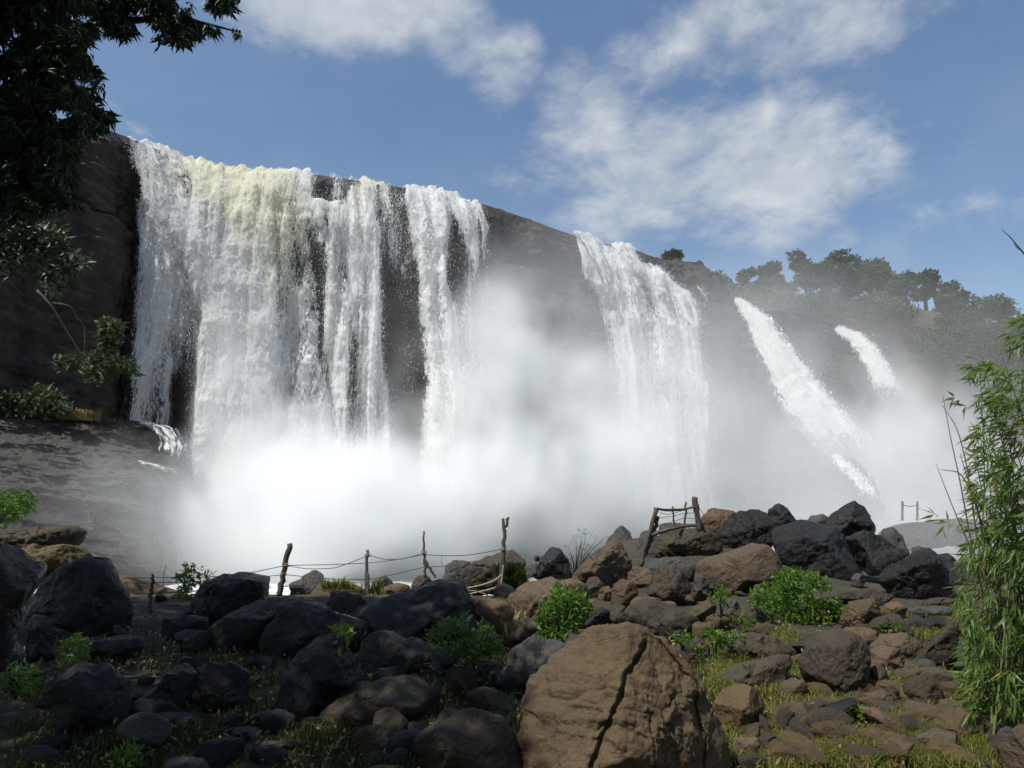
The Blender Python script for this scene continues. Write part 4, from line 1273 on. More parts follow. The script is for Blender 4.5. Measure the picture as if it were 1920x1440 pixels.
py_g = np.stack([np.interp(tr_, range(len(rowsd)), A_[:, j]) for j in range(NC)], 1)
y_g = np.stack([np.interp(tr_, range(len(rowsd)), B_[:, j]) for j in range(NC)], 1)
for _ in range(6):
    py_g[1:-1] = (py_g[:-2] + 2 * py_g[1:-1] + py_g[2:]) / 4
    y_g[1:-1] = (y_g[:-2] + 2 * y_g[1:-1] + y_g[2:]) / 4
xg = (pxs - CX)[None, :] / F
yg = (CY - py_g) / F
k_ = y_g / (CP - yg * SP)
SHF = np.stack([xg * k_, y_g, CAMZ + (SP + yg * CP) * k_], -1)
tz = SHF[..., 2] * .85 + .22 * SHF[..., 0] * .5 + 1.1 * fbm(SHF * [.16, .16, .5], 48, 4)
saw = tz - np.floor(tz)
SHF[..., 1] -= 1.0 * saw ** 3 * (.5 + .5 * fbm(SHF * .3, 49, 2))
tz = SHF[..., 2] * 2.6 + .5 * SHF[..., 0] * .5 + 1.6 * fbm(SHF * [.3, .3, .8], 50, 4)
SHF[..., 1] -= .35 * (tz - np.floor(tz)) ** 2
q3 = SHF * [0.35, 0.35, 1.0]
SHF[..., 2] += 0.55 * (ridged(q3 * [1, 1, 1.3], 41, 5) - .62) + 0.35 * fbm(SHF * 0.5, 43, 5) + .35 * (ridged(SHF * [.9, .9, 3.0], 46, 4) - .62)
SHF[..., 1] -= 1.5 * (ridged(SHF * [0.16, 0.16, 0.9] + SHF[..., :1] * [0, 0, .12], 44, 5) - .62) + 0.25 * fbm(SHF * 1.6, 45, 4)
tag(mesh_obj('rock_shelf', SHF.reshape(-1, 3), grid_faces(NR, NC)[:, ::-1], M['shelf']), kind='structure')
# small cascades over the shelf
chute('w', [(262, 802), (285, 808), (300, 830), (300, 862)], [(300, 800), (345, 812), (352, 845), (350, 880)], 36.2, 33.8, 31,
      'small curling cascade over the wet rock shelf beside the broadest fall', 160, 70, .62)
chute('w', [(255, 868), (300, 888), (340, 905), (380, 930)], [(275, 866), (330, 876), (380, 895), (400, 925)], 32.6, 31.6, 37,
      'thin sheet of water sliding over the lower edge of the wet shelf', 140, 50, .36)
chute('w', [(152, 938), (160, 955), (165, 980), (172, 1010)], [(158, 937), (170, 955), (180, 985), (190, 1015)], 29.4, 27.8, 39,
      'slender trickle running down the wet shelf behind the layered ledge', 80, 24, .42)

# ------------------------------------------------------------------ hills beyond on the right
xs = np.linspace(14, 190, 190)
ys = np.linspace(72, 190, 110)
XX, YY = np.meshgrid(xs, ys)
hp = np.array([  # pixel x, silhouette pixel y of bare ground, at Y about 96
    (1200, 560), (1330, 560), (1400, 575), (1480, 575), (1560, 600), (1620, 597), (1700, 592), (1770, 605), (1850, 640), (1950, 640), (2300, 620), (4000, 600)], float)
PXX = CX + F * XX / (YY * CP + 27 * SP)
sil = np.interp(PXX, hp[:, 0], hp[:, 1])
ysil = (CY - sil) / F
rat = (SP + ysil * CP) / (CP - ysil * SP)
zt = CAMZ + rat * 92
ZZ = zt * sstep(70, 90, YY) * (1 - 0.0 * YY) + sstep(92, 180, YY) * 6
P3 = np.stack([XX, YY, ZZ], -1)
ZZ = ZZ + 1.3 * fbm(P3 * [.11, .11, .3], 51, 5) + 1.2 * (ridged(P3 * [.08, .2, .35], 52, 5) - .6)
P3[..., 2] = ZZ
tag(mesh_obj('hill', P3.reshape(-1, 3), grid_faces(110, 190), M['cliff2']), kind='structure')


# ------------------------------------------------------------------ foliage
def leaves(C, length, width, rs, droop=0.5, flat=0.5, dirs=None, cup=0.18, jitter=0.8):
    """folded 4-triangle leaves at points C -> verts, tri faces"""
    n = len(C)
    if dirs is None:
        d = rs.normal(size=(n, 3))
    else:
        d = dirs + rs.normal(size=(n, 3)) * jitter
    d[:, 2] -= droop
    d /= np.linalg.norm(d, axis=1)[:, None]
    up = rs.normal(size=(n, 3)) * (1 - flat) + np.array([0, 0, 1.0]) * flat
    s_ = np.cross(d, up)
    s_ /= np.linalg.norm(s_, axis=1)[:, None] + 1e-9
    nn_ = np.cross(s_, d)
    L_ = length * rs.uniform(.65, 1.25, n)[:, None]
    W_ = width * rs.uniform(.7, 1.2, n)[:, None]
    base_ = C
    a = C + d * L_ * .38 + s_ * W_ * .5 + nn_ * W_ * cup
    b = C + d * L_ * .38 - s_ * W_ * .5 + nn_ * W_ * cup
    m_ = C + d * L_ * .45
    tip = C + d * L_ - nn_ * L_ * 0.12
    V = np.stack([base_, a, m_, b, tip], 1).reshape(-1, 3)
    k = np.arange(n)[:, None] * 5
    Fc = np.concatenate([k + [0, 1, 2], k + [0, 2, 3], k + [1, 4, 2], k + [2, 4, 3]])
    return V, Fc.astype(int)


def inside(px, py, poly):
    poly = np.asarray(poly, float)
    r = np.zeros(len(px), bool)
    j = len(poly) - 1
    for i in range(len(poly)):
        xi, yi = poly[i]
        xj, yj = poly[j]
        c = ((yi > py) != (yj > py)) & (px < (xj - xi) * (py - yi) / (yj - yi + 1e-9) + xi)
        r ^= c
        j = i
    return r


rs = np.random.RandomState(5)
# --- big shade tree, left: trunk stands out of view, boughs reach in
tree = empty('tree', (-9.5, 9.0, float(ground(-9.5, 9.0))))
tag(tree, 'dark broadleaf tree overhanging from the left with drooping leaves', 'tree')
tl = np.array(tree.location)
TV = []
trunk = bez([(0, 0, -0.3), (0.2, 0.1, 3), (0.0, -0.2, 6), (0.5, 0.2, 9), (0.8, 0, 12)], 24)
v_, f_ = tube(trunk, np.linspace(.5, .2, 24), 12, 1, .12)
mesh_obj('trunk', v_, f_, M['bark'], tree)
boughs = [[at(60, 90, 9.0), at(150, 52, 9.2), at(230, 40, 9.3), at(300, 34, 9.4), at(370, 40, 9.4), at(440, 58, 9.4)],
          [at(-60, 150, 8.8), at(60, 110, 9.0), at(130, 120, 9.2), at(180, 140, 9.2)],
          [at(-80, 260, 8.6), at(60, 200, 8.8), at(140, 200, 9.0), at(215, 228, 9.0)],
          [at(-90, 330, 8.6), at(40, 280, 8.8), at(100, 300, 9.0), at(150, 330, 9.0)],
          [at(30, 20, 9), at(200, -10, 9.5), at(330, -20, 9.8), at(430, -5, 9.8)]]
for b_ in boughs:
    b_ = [np.array(tl) + trunk[12]] + b_ if b_[0][0] < 0 else b_
    c_ = bez(np.array(b_) - tl, 30)
    v_, f_ = tube(c_, np.linspace(.085, .012, 30), 7, 2, .1)
    mesh_obj('limb', v_, f_, M['bark'], tree)
POLY = [(-120, -60), (-120, 420), (60, 400), (110, 385), (168, 372), (150, 335), (120, 320), (150, 262), (205, 236), (232, 240), (215, 215), (185, 200), (170, 190), (195, 150), (165, 112), (150, 75), (200, 62), (300, 78), (345, 82), (380, 55), (420, 58), (455, 75), (445, 20), (430, -60)]
C = []
while len(C) < 4200:
    px, py = rs.uniform(-120, 460, 4000), rs.uniform(-60, 420, 4000)
    ok = inside(px, py, POLY)
    ok &= (rs.rand(4000) < np.where(px > 170, .55, 1.0))
    for x, y in zip(px[ok], py[ok]):
        if vnoise(np.array([[x / 38.0, y / 30.0, 0]]), 9)[0] > (-.6 if x < 130 else -.15):
            Y = rs.uniform(8.2, 10.8) if x < 180 else rs.uniform(9.0, 9.8)
            C.append(at(x, y, Y))
C = np.array(C[:4200]) - tl
n_per = 13
CC = np.repeat(C, n_per, 0)
dd = np.repeat(rs.normal(size=(len(C), 3)) * [1, 1, .3] + [0.25, 0, -.1], n_per, 0)
CC = CC + rs.normal(size=CC.shape) * 0.03
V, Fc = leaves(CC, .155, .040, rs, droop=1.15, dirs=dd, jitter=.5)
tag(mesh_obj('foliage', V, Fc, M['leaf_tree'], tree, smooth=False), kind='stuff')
# unseen crown above the frame: shades the bank, widened rearward to block sky light
C = np.stack([rs.uniform(-20, 9.0, 34000), rs.uniform(-15.0, 10.4, 34000), rs.uniform(10.2, 14.5, 34000)], -1)
nz_ = vnoise(C * [.5, .5, .5], 3)
edge = 0.55 * vnoise(np.stack([C[:, 1] * .7, C[:, 0] * 0, C[:, 2] * 0], -1), 6)
shx, shy = C[:, 0] + .506 * (C[:, 2] - 1), C[:, 1] + .446 * (C[:, 2] - 1)
keep = (nz_ > -.65) & (((shx < -.35 + edge * .8) & (shy < 14.6 + edge)) | (shy < 4.2))
pxy = project(C)
keep &= ~((pxy[0] > 0) & (pxy[1] > -25) & (C[:, 1] > 2))
C = C[keep] - tl
low = np.stack([rs.uniform(-20, 9, 14000), rs.uniform(-15, 13, 14000), rs.uniform(2.5, 10.6, 14000)], -1)  # low leaf wall out of view, added to darken the bank
low = low[(low[:, 0] < -10) | (low[:, 1] < -9)]
pxy = project(low)
low = low[((pxy[0] < -90) | (low[:, 1] < 1)) & (vnoise(low * .6, 12) > -.4)] - tl
C = np.concatenate([C, low])
CC = np.repeat(C, 4, 0) + rs.normal(size=(len(C) * 4, 3)) * .12
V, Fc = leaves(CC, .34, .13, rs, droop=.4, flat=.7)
tag(mesh_obj('unseen_shade_foliage', V, Fc, M['leaf_tree'], tree, smooth=False), kind='stuff')
for (a_, b_) in [((0.5, 0, 8), (4.5, -3, 11.5)), ((.5, 0, 8.5), (5.5, 1, 11.8)), ((.4, 0, 9), (-4, -3, 12)), ((.6, 0, 10), (1, 2, 12.5)), ((.3, 0, 7.5), (3, -6.5, 11.5))]:
    c_ = bez([a_, (np.array(a_) + b_) / 2 + [0, 0, .6], b_], 20)
    v_, f_ = tube(c_, np.linspace(.16, .04, 20), 8, 3, .1)
    mesh_obj('limb', v_, f_, M['bark'], tree)


def shrub(name, poly, Y0, Y1, n, nleaf, L_, W_, mat, label, cat, base_px, stems=6, droop=.1, seed=0, group=None, thr=-.25, stem_mat='bark', cell=26.0, flat=.5, sr=.012, spread=None):
    """leafy plant whose crown fills an outline at its own distance"""
    rs = np.random.RandomState(seed + 100)
    poly = np.array(poly, float)
    lo, hi = poly.min(0), poly.max(0)
    b = at(base_px[0], base_px[1], (Y0 + Y1) / 2)
    root = empty(name, b)
    bl = np.array(root.location)
    pts = []
    tries = 0
    cx0 = poly.mean(0)
    while len(pts) < n and tries < 60:
        tries += 1
        px, py = rs.uniform(lo[0], hi[0], 800), rs.uniform(lo[1], hi[1], 800)
        ok = inside(px, py, poly)
        nz = vnoise(np.stack([px / cell, py / cell, px * 0 + seed], -1), seed)
        ok &= nz > thr
        for x, y in zip(px[ok], py[ok]):
            pts.append(at(x, y, rs.uniform(Y0, Y1)))
    pts = np.array(pts[:n]) - bl
    st = []
    for k in range(stems):
        tgt = pts[rs.randint(len(pts))] * rs.uniform(.75, 1)
        mid = tgt * .5 + [rs.uniform(-.1, .1) * np.linalg.norm(tgt), 0, .08 * np.linalg.norm(tgt)]
        c_ = bez([(0, 0, -.05), mid, tgt], 10)
        st.append(tube(c_, np.linspace(sr, sr * .3, 10), 5))
    v_, f_ = join(st)
    mesh_obj('stem', v_, f_, M[stem_mat], root)
    C = np.repeat(pts, nleaf, 0)
    dd = np.repeat(rs.normal(size=(len(pts), 3)) * .6 + pts / (np.linalg.norm(pts, axis=1)[:, None] + 1e-6) * .7, nleaf, 0)
    C = C + rs.normal(size=C.shape) * (spread if spread else L_ * .35)
    V, Fc = leaves(C, L_, W_, rs, droop=droop, flat=flat, dirs=dd, jitter=.7)
    tag(mesh_obj('foliage', V, Fc, M[mat], root, smooth=False), kind='stuff')
    tag(root, label, cat, group)
    return root


# --- bushes and plants on the bank
shrub('bush', [(1412, 1130), (1425, 1098), (1450, 1080), (1490, 1070), (1530, 1078), (1560, 1102), (1580, 1140), (1592, 1165), (1560, 1180), (1520, 1188), (1490, 1208), (1460, 1200), (1432, 1190), (1440, 1165)], 12.0, 13.2, 640, 6, .085, .045, 'leaf_bush', 'bright green rounded bush between the tan and the round boulder', 'bush', (1490, 1195), 9, seed=1, thr=-.45)
shrub('bush', [(1008, 1170), (1020, 1140), (1040, 1118), (1042, 1100), (1062, 1104), (1075, 1115), (1098, 1125), (1100, 1148), (1085, 1160), (1078, 1185), (1055, 1200), (1020, 1192)], 9.6, 10.3, 300, 6, .085, .036, 'leaf_bush', 'upright leafy green bush behind the huge cracked boulder', 'bush', (1052, 1195), 7, seed=2, thr=-.35)
shrub('bush', [(795, 1195), (830, 1175), (860, 1160), (885, 1165), (920, 1185), (938, 1210), (935, 1228), (880, 1232), (830, 1222)], 8.3, 9.2, 240, 6, .075, .035, 'leaf_weed', 'shaded leafy weed clump at the foot of the long wedge boulder', 'bush', (880, 1228), 7, seed=3)
shrub('sapling', [(335, 1095), (340, 1070), (358, 1062), (375, 1075), (398, 1078), (392, 1090), (370, 1100), (352, 1112)], 14.2, 14.8, 46, 5, .13, .05, 'leaf_weed', 'leafy sapling against the spray by the black square-shouldered boulder', 'sapling', (362, 1140), 5, seed=4, thr=-.8)
shrub('bush', [(325, 1110), (350, 1105), (350, 1140), (330, 1150)], 14.4, 14.9, 40, 5, .09, .04, 'leaf_weed', 'low dark weeds under the leafy sapling', 'weeds', (340, 1150), 5, seed=5, thr=-.8)
shrub('bush', [(-40, 990), (-30, 935), (15, 925), (45, 930), (72, 935), (50, 955), (35, 970), (48, 985), (20, 995)], 14.5, 15.6, 190, 5, .14, .045, 'leaf_bush', 'yellow-green leafy spray above the dark layered ledge', 'bush', (-20, 998), 8, seed=6, thr=-.5)
shrub('dead_shrub', [(1058, 1070), (1062, 1030), (1085, 990), (1100, 995), (1130, 1000), (1140, 1010), (1110, 1045), (1090, 1068)], 17.2, 18.2, 90, 3, .07, .014, 'leaf_weed', 'sparse twiggy shrub with few leaves against the white spray', 'shrub', (1078, 1078), 26, seed=7, thr=-.9, sr=.010)
shrub('creeper', [(1295, 1200), (1320, 1180), (1360, 1192), (1385, 1185), (1398, 1205), (1370, 1215), (1345, 1245), (1325, 1262), (1312, 1230)], 9.6, 10.5, 170, 5, .065, .035, 'leaf_bush', 'yellow-green creeper sprawling right of the huge cracked boulder', 'plant', (1340, 1235), 7, seed=8, thr=-.3)
shrub('weed', [(1332, 1110), (1350, 1100), (1368, 1115), (1362, 1135), (1340, 1132)], 11.6, 12.1, 36, 4, .085, .035, 'leaf_bush', 'leggy green sprigs under the great smooth tan boulder', 'weeds', (1352, 1148), 6, seed=9, thr=-.9)
shrub('weed', [(1405, 1110), (1420, 1105), (1440, 1120), (1430, 1145), (1408, 1135)], 11.6, 12.1, 36, 4, .075, .035, 'leaf_bush', 'light green sprigs at the left edge of the rounded bush', 'weeds', (1420, 1150), 5, seed=10, thr=-.9)
shrub('weed', [(1385, 1160), (1400, 1150), (1415, 1165), (1395, 1180)], 10.8, 11.2, 30, 5, .06, .03, 'leaf_bush', 'low green tuft of leaves below the pointed grey stone', 'weeds', (1400, 1182), 4, seed=11, thr=-.9)
shrub('weed', [(1256, 1190), (1290, 1188), (1300, 1210), (1270, 1205)], 8.6, 9.0, 36, 4, .05, .026, 'leaf_bush', 'tiny creeping leaves on top of the huge cracked boulder shoulder', 'weeds', (1280, 1208), 4, seed=12, thr=-.9)
shrub('weed', [(1645, 1175), (1670, 1165), (1705, 1172), (1708, 1186), (1660, 1188)], 11.0, 11.6, 60, 5, .05, .02, 'leaf_bush', 'low mat of yellow-green weeds beside the boot-shaped stone', 'weeds', (1680, 1190), 4, seed=13, thr=-.9)
shrub('seedling', [(626, 1175), (640, 1170), (662, 1185), (660, 1205), (640, 1195)], 7.8, 8.1, 9, 4, .12, .06, 'leaf_bush', 'single broad-leaved seedling lit green on the black split boulder', 'seedling', (648, 1210), 4, seed=14, thr=-1)
shrub('weed', [(1585, 1340), (1610, 1325), (1625, 1340), (1600, 1355)], 7.4, 7.7, 30, 4, .08, .03, 'leaf_bush', 'leafy green tuft on the thin dark slab', 'weeds', (1605, 1358), 4, seed=15, thr=-1)
shrub('weed', [(-20, 1270), (30, 1255), (70, 1265), (60, 1290), (0, 1300)], 7.2, 7.8, 50, 4, .12, .03, 'leaf_weed', 'dim green weeds above the rounded black boulder', 'weeds', (30, 1300), 6, seed=16, thr=-.9)
shrub('weed', [(205, 1420), (225, 1400), (260, 1415), (250, 1440), (215, 1445)], 6.4, 6.8, 60, 4, .07, .03, 'leaf_bush', 'low round-leaved plant in the darkest corner grass', 'weeds', (230, 1450), 5, seed=17, thr=-.9)
shrub('bush', [(110, 1205), (150, 1190), (165, 1215), (150, 1250), (115, 1240)], 8.6, 9.2, 110, 5, .06, .025, 'leaf_weed', 'dark leafy weeds under the big blue-black boulder', 'weeds', (135, 1245), 5, seed=18, thr=-.5)
# --- plants on the left cliff
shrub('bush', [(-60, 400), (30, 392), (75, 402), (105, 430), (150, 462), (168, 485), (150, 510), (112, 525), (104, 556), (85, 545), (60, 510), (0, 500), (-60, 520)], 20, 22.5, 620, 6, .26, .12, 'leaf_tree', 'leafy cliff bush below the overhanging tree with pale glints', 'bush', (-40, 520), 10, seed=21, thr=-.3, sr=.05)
shrub('sapling', [(182, 640), (188, 610), (205, 600), (225, 610), (222, 632), (210, 660), (192, 655)], 34, 35, 150, 5, .32, .16, 'leaf_far', 'small tree growing on the shaded cliff ledge beside the fall', 'small tree', (200, 690), 5, seed=22, thr=-.6, sr=.06)
shrub('bush', [(110, 680), (160, 668), (215, 672), (252, 690), (250, 715), (180, 712), (120, 705)], 34, 36, 260, 5, .34, .16, 'leaf_far', 'shaded green scrub on the cliff ledge under the small tree', 'scrub', (180, 712), 5, seed=23, thr=-.4, sr=.05)
shrub('bush', [(-60, 775), (-60, 740), (20, 728), (70, 722), (110, 740), (130, 770), (60, 775)], 34, 36, 300, 5, .32, .15, 'leaf_far', 'dark bushes along the top of the rock shelf', 'bush', (20, 775), 5, seed=24, thr=-.4, sr=.05)
# bare leaning branch on the cliff
br = empty('bare_branch', at(160, 720, 31))
bl = np.array(br.location)
v1 = tube(bez([at(70, 545, 30) - bl, at(100, 575, 30) - bl, at(115, 605, 30.5) - bl, at(150, 660, 31) - bl, at(160, 690, 31) - bl], 16), np.linspace(.055, .03, 16), 6, 1, .15)
v2 = tube(bez([at(100, 568, 30) - bl, at(135, 572, 30) - bl, at(145, 600, 30.5) - bl, at(160, 608, 31) - bl, at(158, 660, 31) - bl], 16), np.linspace(.03, .015, 16), 6, 1, .15)
mesh_obj('limb', *v1, M['wood'], br)
mesh_obj('limb', *v2, M['wood'], br)
tag(br, 'bare crooked branch hanging against the dark cliff', 'branch')


# --- trees on the far ridge
def far_tree(px, base_py, top_py, Y, w_px, label, seed, lobes=9, trunk=True, mat='leaf_far', gap=-.2):
    rs = np.random.RandomState(seed)
    b, t_ = at(px, base_py, Y), at(px, top_py, Y)
    h = t_[2] - b[2]
    w = w_px / F * Y * 1.04 / 2
    root = empty('tree', b)
    c_ = bez([(0, 0, -1), (rs.uniform(-.3, .3), 0, h * .4), (rs.uniform(-.6, .6), 0, h * .85)], 12)
    st = [tube(c_, np.linspace(.28, .08, 12), 7, seed, .1)]
    cen = []
    for k in range(lobes):
        a = rs.uniform(0, 6.28)
        zz_ = rs.uniform(.22, .93)
        rr = w * rs.uniform(.25, .78) * (1 - abs(zz_ - .62) * .9)
        cen.append((rr * math.cos(a), rr * math.sin(a), h * zz_, rs.uniform(.30, .55) * w))
        q = bez([c_[5] * (1 if zz_ < .6 else 1) + [0, 0, 0], (np.array(cen[-1][:3]) + c_[6]) / 2 - [0, 0, .3], cen[-1][:3]], 8)
        st.append(tube(q, np.linspace(.11, .03, 8), 5, seed))
    v_, f_ = join(st)
    mesh_obj('trunk', v_, f_, M['bark'], root)
    pts = []
    for (x, y, z, r) in cen:
        m_ = 520
        d = rs.normal(size=(m_, 3))
        d /= np.linalg.norm(d, axis=1)[:, None]
        p = np.array([x, y, z]) + d * (r * rs.uniform(.45, 1.1, m_) ** .6)[:, None] * [1.25, 1.25, .72]
        pts.append(p[vnoise(p * 1.1 + seed, seed) > gap])
    pts = np.concatenate(pts)
    V, Fc = leaves(pts, .50, .30, rs, droop=.15, flat=.4)
    tag(mesh_obj('crown', V, Fc, M[mat], root, smooth=False), kind='stuff')
    tag(root, label, 'tree', 'trees on the far ridge above the falls')


FT = [(1358, 545, 514, 86, 50, 'stunted tree at the cliff corner, first of the ridge row', 5),
      (1398, 548, 510, 88, 36, 'small dark conical tree second along the ridge', 5),
      (1442, 548, 494, 90, 62, 'open-crowned tree with flat top left of the tall ones', 7),
      (1512, 560, 463, 92, 62, 'tall tree with layered crown standing apart highest on the ridge', 9),
      (1470, 565, 522, 90, 60, 'low bushy tree under the flat-topped one', 7),
      (1552, 570, 480, 93, 60, 'dense tree right of the tall layered one', 9),
      (1590, 580, 470, 94, 84, 'broad full-crowned tree in the middle of the ridge grove', 11),
      (1640, 590, 486, 94, 84, 'second full-crowned tree of the grove, slightly lower', 11),
      (1695, 596, 500, 93, 90, 'wide tree over the brown outcrop', 10),
      (1735, 575, 512, 92, 62, 'tree with long branches reaching right from the grove', 8),
      (1768, 600, 552, 90, 52, 'small pale-leaved tree in the gap right of the grove', 7),
      (1820, 640, 518, 88, 76, 'lone tall tree with a domed crown beyond the gap', 9),
      (1885, 650, 552, 84, 84, 'bushy tree behind the bamboo tip', 9),
      (1800, 650, 585, 84, 76, 'undergrowth tree below the lone tall one', 8),
      (1850, 690, 610, 78, 90, 'leafy tree low on the misty slope left of the bamboo', 10),
      (1930, 700, 600, 76, 90, 'misty slope tree farthest right behind the bamboo', 9),
      (1740, 660, 625, 82, 56, 'shrubby tree on the slope under the brown outcrop', 6),
      (1545, 588, 555, 86, 70, 'low tree rooted above the notch of the smallest fall', 6),
      (1400, 572, 545, 84, 90, 'scrubby tree just above the narrow jet', 7),
      (1262, 490, 476, 68, 26, 'tiny shrub-like tree alone on the bare brow', 4),
      (1620, 600, 560, 88, 80, 'short bushy tree at the lip of the outcrop', 7)]
for i, (px, bp_, tp_, Y, w_, lab, lb) in enumerate(FT):
    far_tree(px, bp_, tp_, Y, w_, lab, 300 + i, lb)


rs = np.random.RandomState(91)
C = []
for poly, n_ in [([(1325, 572), (1345, 552), (1420, 550), (1500, 562), (1570, 572), (1575, 592), (1500, 590), (1380, 568)], 700), ([(1600, 570), (1700, 575), (1720, 588), (1600, 592)], 200),
                 ([(1770, 625), (1850, 610), (1960, 615), (1980, 760), (1840, 740), (1790, 690), (1740, 660), (1730, 625)], 1500)]:
    poly = np.array(poly, float)
    lo, hi = poly.min(0), poly.max(0)
    px, py = rs.uniform(lo[0], hi[0], n_ * 4), rs.uniform(lo[1], hi[1], n_ * 4)
    ok = inside(px, py, poly) & (vnoise(np.stack([px / 20, py / 14, px * 0], -1), 5) > -.5)
    for x, y in list(zip(px[ok], py[ok]))[:n_]:
        C.append(at(x, y, rs.uniform(80, 90) if y < 600 else rs.uniform(76, 86)))
C = np.array(C)
CC = np.repeat(C, 16, 0) + rs.normal(size=(len(C) * 16, 3)) * .45
V, Fc = leaves(CC, .48, .28, rs, droop=.15, flat=.4)
tag(mesh_obj('undergrowth', V, Fc, M['leaf_far'], smooth=False), 'dark green scrub clothing the far hillside under the trees', 'undergrowth', kind='stuff')

# --- grasses
def grass(name, polys, n, L_, mat, seed, lab=None, Yfix=None, lean=(0.1, 0), zoff=0.0, thr=-.1):
    rs = np.random.RandomState(seed)
    P = []
    for poly, share in polys:
        poly = np.array(poly, float)
        lo, hi = poly.min(0), poly.max(0)
        m_ = int(n * share)
        px, py = rs.uniform(lo[0], hi[0], m_ * 3), rs.uniform(lo[1], hi[1], m_ * 3)
        ok = inside(px, py, poly) & (vnoise(np.stack([px / 34, py / 20, px * 0], -1), seed) > thr)
        px, py = px[ok][:m_], py[ok][:m_]
        if Yfix:
            q = np.array([at(x, y, Yfix) for x, y in zip(px, py)])
        else:
            # sample ground by a coarse table
            q = np.array([hit(x, y) for x, y in zip(px[::6], py[::6])])
            q = np.repeat(q, 6, 0)[:len(px)]
            q[:, :2] += rs.normal(size=(len(q), 2)) * .10
            q[:, 2] = ground(q[:, 0], q[:, 1]) - .03
        P.append(q)
    P = np.concatenate(P)
    m_ = len(P)
    h = L_ * rs.uniform(.4, 1.3, m_)[:, None]
    a = rs.uniform(0, 6.28, m_)
    out = np.stack([np.cos(a), np.sin(a), a * 0], -1) * rs.uniform(.15, .9, m_)[:, None]
    sd = np.stack([-np.sin(a), np.cos(a), a * 0], -1) * (0.022 * L_ / .12 * .12 / .12) * .25
    up = np.array([0, 0, 1.0])
    p0, p1 = P - sd, P + sd
    m0, m1 = P + (up * .6 + out * .35) * h - sd * .8, P + (up * .6 + out * .35) * h + sd * .8
    tp = P + (up * .85 + out * 1.0) * h
    V = np.stack([p0, p1, m1, m0, tp], 1).reshape(-1, 3)
    k = np.arange(m_)[:, None] * 5
    Fc = np.concatenate([k + [0, 1, 2], k + [0, 2, 3], k + [3, 2, 4]])
    o = mesh_obj(name, V, Fc, M[mat], smooth=False)
    return tag(o, lab, 'grass', kind='stuff')


grass('grass', [([(1290, 1290), (1500, 1250), (1640, 1260), (1810, 1200), (1830, 1370), (1900, 1440), (1380, 1440)], .62), ([(1290, 1180), (1400, 1150), (1500, 1200), (1350, 1300)], .14),
                ([(1640, 1160), (1810, 1140), (1810, 1200), (1650, 1190)], .08), ([(1500, 1380), (1900, 1380), (1900, 1445), (1400, 1445)], .16)], 46000, .135, 'grass', 61, 'sunlit yellow-green grass between the brown stones')
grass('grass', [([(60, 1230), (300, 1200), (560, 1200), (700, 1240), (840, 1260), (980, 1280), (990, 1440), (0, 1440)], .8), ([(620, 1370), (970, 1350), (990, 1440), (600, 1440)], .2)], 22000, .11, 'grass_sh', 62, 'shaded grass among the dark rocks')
grass('grass', [([(890, 1130), (930, 1130), (960, 1180), (950, 1200), (915, 1160)], 1)], 900, .28, 'leaf_dry', 63, 'pale dry straw beside the wedge boulder')
grass('grass', [([(925, 1070), (985, 1075), (990, 1110), (950, 1115)], 1)], 700, .26, 'grass_sh', 64, 'tufted grass at the forked post', Yfix=15.6)
grass('grass', [([(-60, 765), (60, 768), (190, 782), (215, 790), (60, 786), (-60, 780)], 1)], 2600, .38, 'leaf_dry', 65, 'sunlit yellow grass fringe on the rock shelf', Yfix=35.6, thr=-.4)
grass('grass', [([(600, 1100), (640, 1092), (670, 1110), (715, 1095), (720, 1120), (610, 1125)], 1)], 500, .2, 'grass', 66, 'tufts of grass at the braced post', Yfix=15.6)

# ------------------------------------------------------------------ bamboo
bam = empty('bamboo', hit(1860, 1378))
tag(bam, 'tall wind-blown green bamboo clump at the right edge', 'bamboo')
bl = np.array(bam.location)
rs = np.random.RandomState(8)
BOUT = [(1975, 560), (1905, 590), (1880, 590), (1895, 640), (1880, 680), (1822, 672), (1808, 690), (1830, 740), (1812, 770), (1830, 830), (1812, 880), (1835, 930), (1800, 985), (1815, 1040), (1795, 1080), (1790, 1130), (1810, 1180), (1800, 1250), (1815, 1320), (1835, 1372), (1900, 1385), (2080, 1400), (2080, 560)]
pts, dirs = [], []
culms = []
for k in range(34):
    bx = rs.uniform(-.25, .9)
    by = rs.uniform(-.4, .5)
    tpx_ = rs.uniform(1815, 2040)
    tpy_ = rs.uniform(620, 1000) if tpx_ < 1880 else rs.uniform(560, 900)
    tp = at(tpx_, tpy_, rs.uniform(7.0, 8.6)) - bl
    p0 = np.array([bx, by, -.1])
    midp = p0 * .45 + tp * .55 + [rs.uniform(.05, .35), 0, .25]
    c_ = bez([p0, p0 * .75 + midp * .25 + [.03, 0, .1], midp, tp], 22)
    culms.append(c_)
    v_, f_ = tube(c_, np.linspace(.013, .003, 22), 6)
    mesh_obj('culm', v_, f_, M['culm'], bam)
    for q in range(5, 22):
        for _ in range(2):
            pts.append(c_[q] + rs.normal(size=3) * [.14, .14, .10])
            dirs.append([-.9 + rs.normal() * .4, rs.normal() * .5, -.35])
px, py = rs.uniform(1785, 2080, 9000), rs.uniform(560, 1400, 9000)
ok = inside(px, py, BOUT) & (vnoise(np.stack([px / 46, py / 30, px * 0], -1), 4) > -.30)
for x, y in list(zip(px[ok], py[ok]))[:900]:
    pts.append(at(x, y, rs.uniform(6.9, 8.4)) - bl)
    dirs.append([-.8 + .8 * (y > 1100) * .7, rs.normal() * .3, -.25 - .9 * (y > 1000)])
pts, dirs = np.array(pts), np.array(dirs)
okz = pts[:, 2] > 0.02
pts, dirs = pts[okz], dirs[okz]
pq = project(pts + bl)
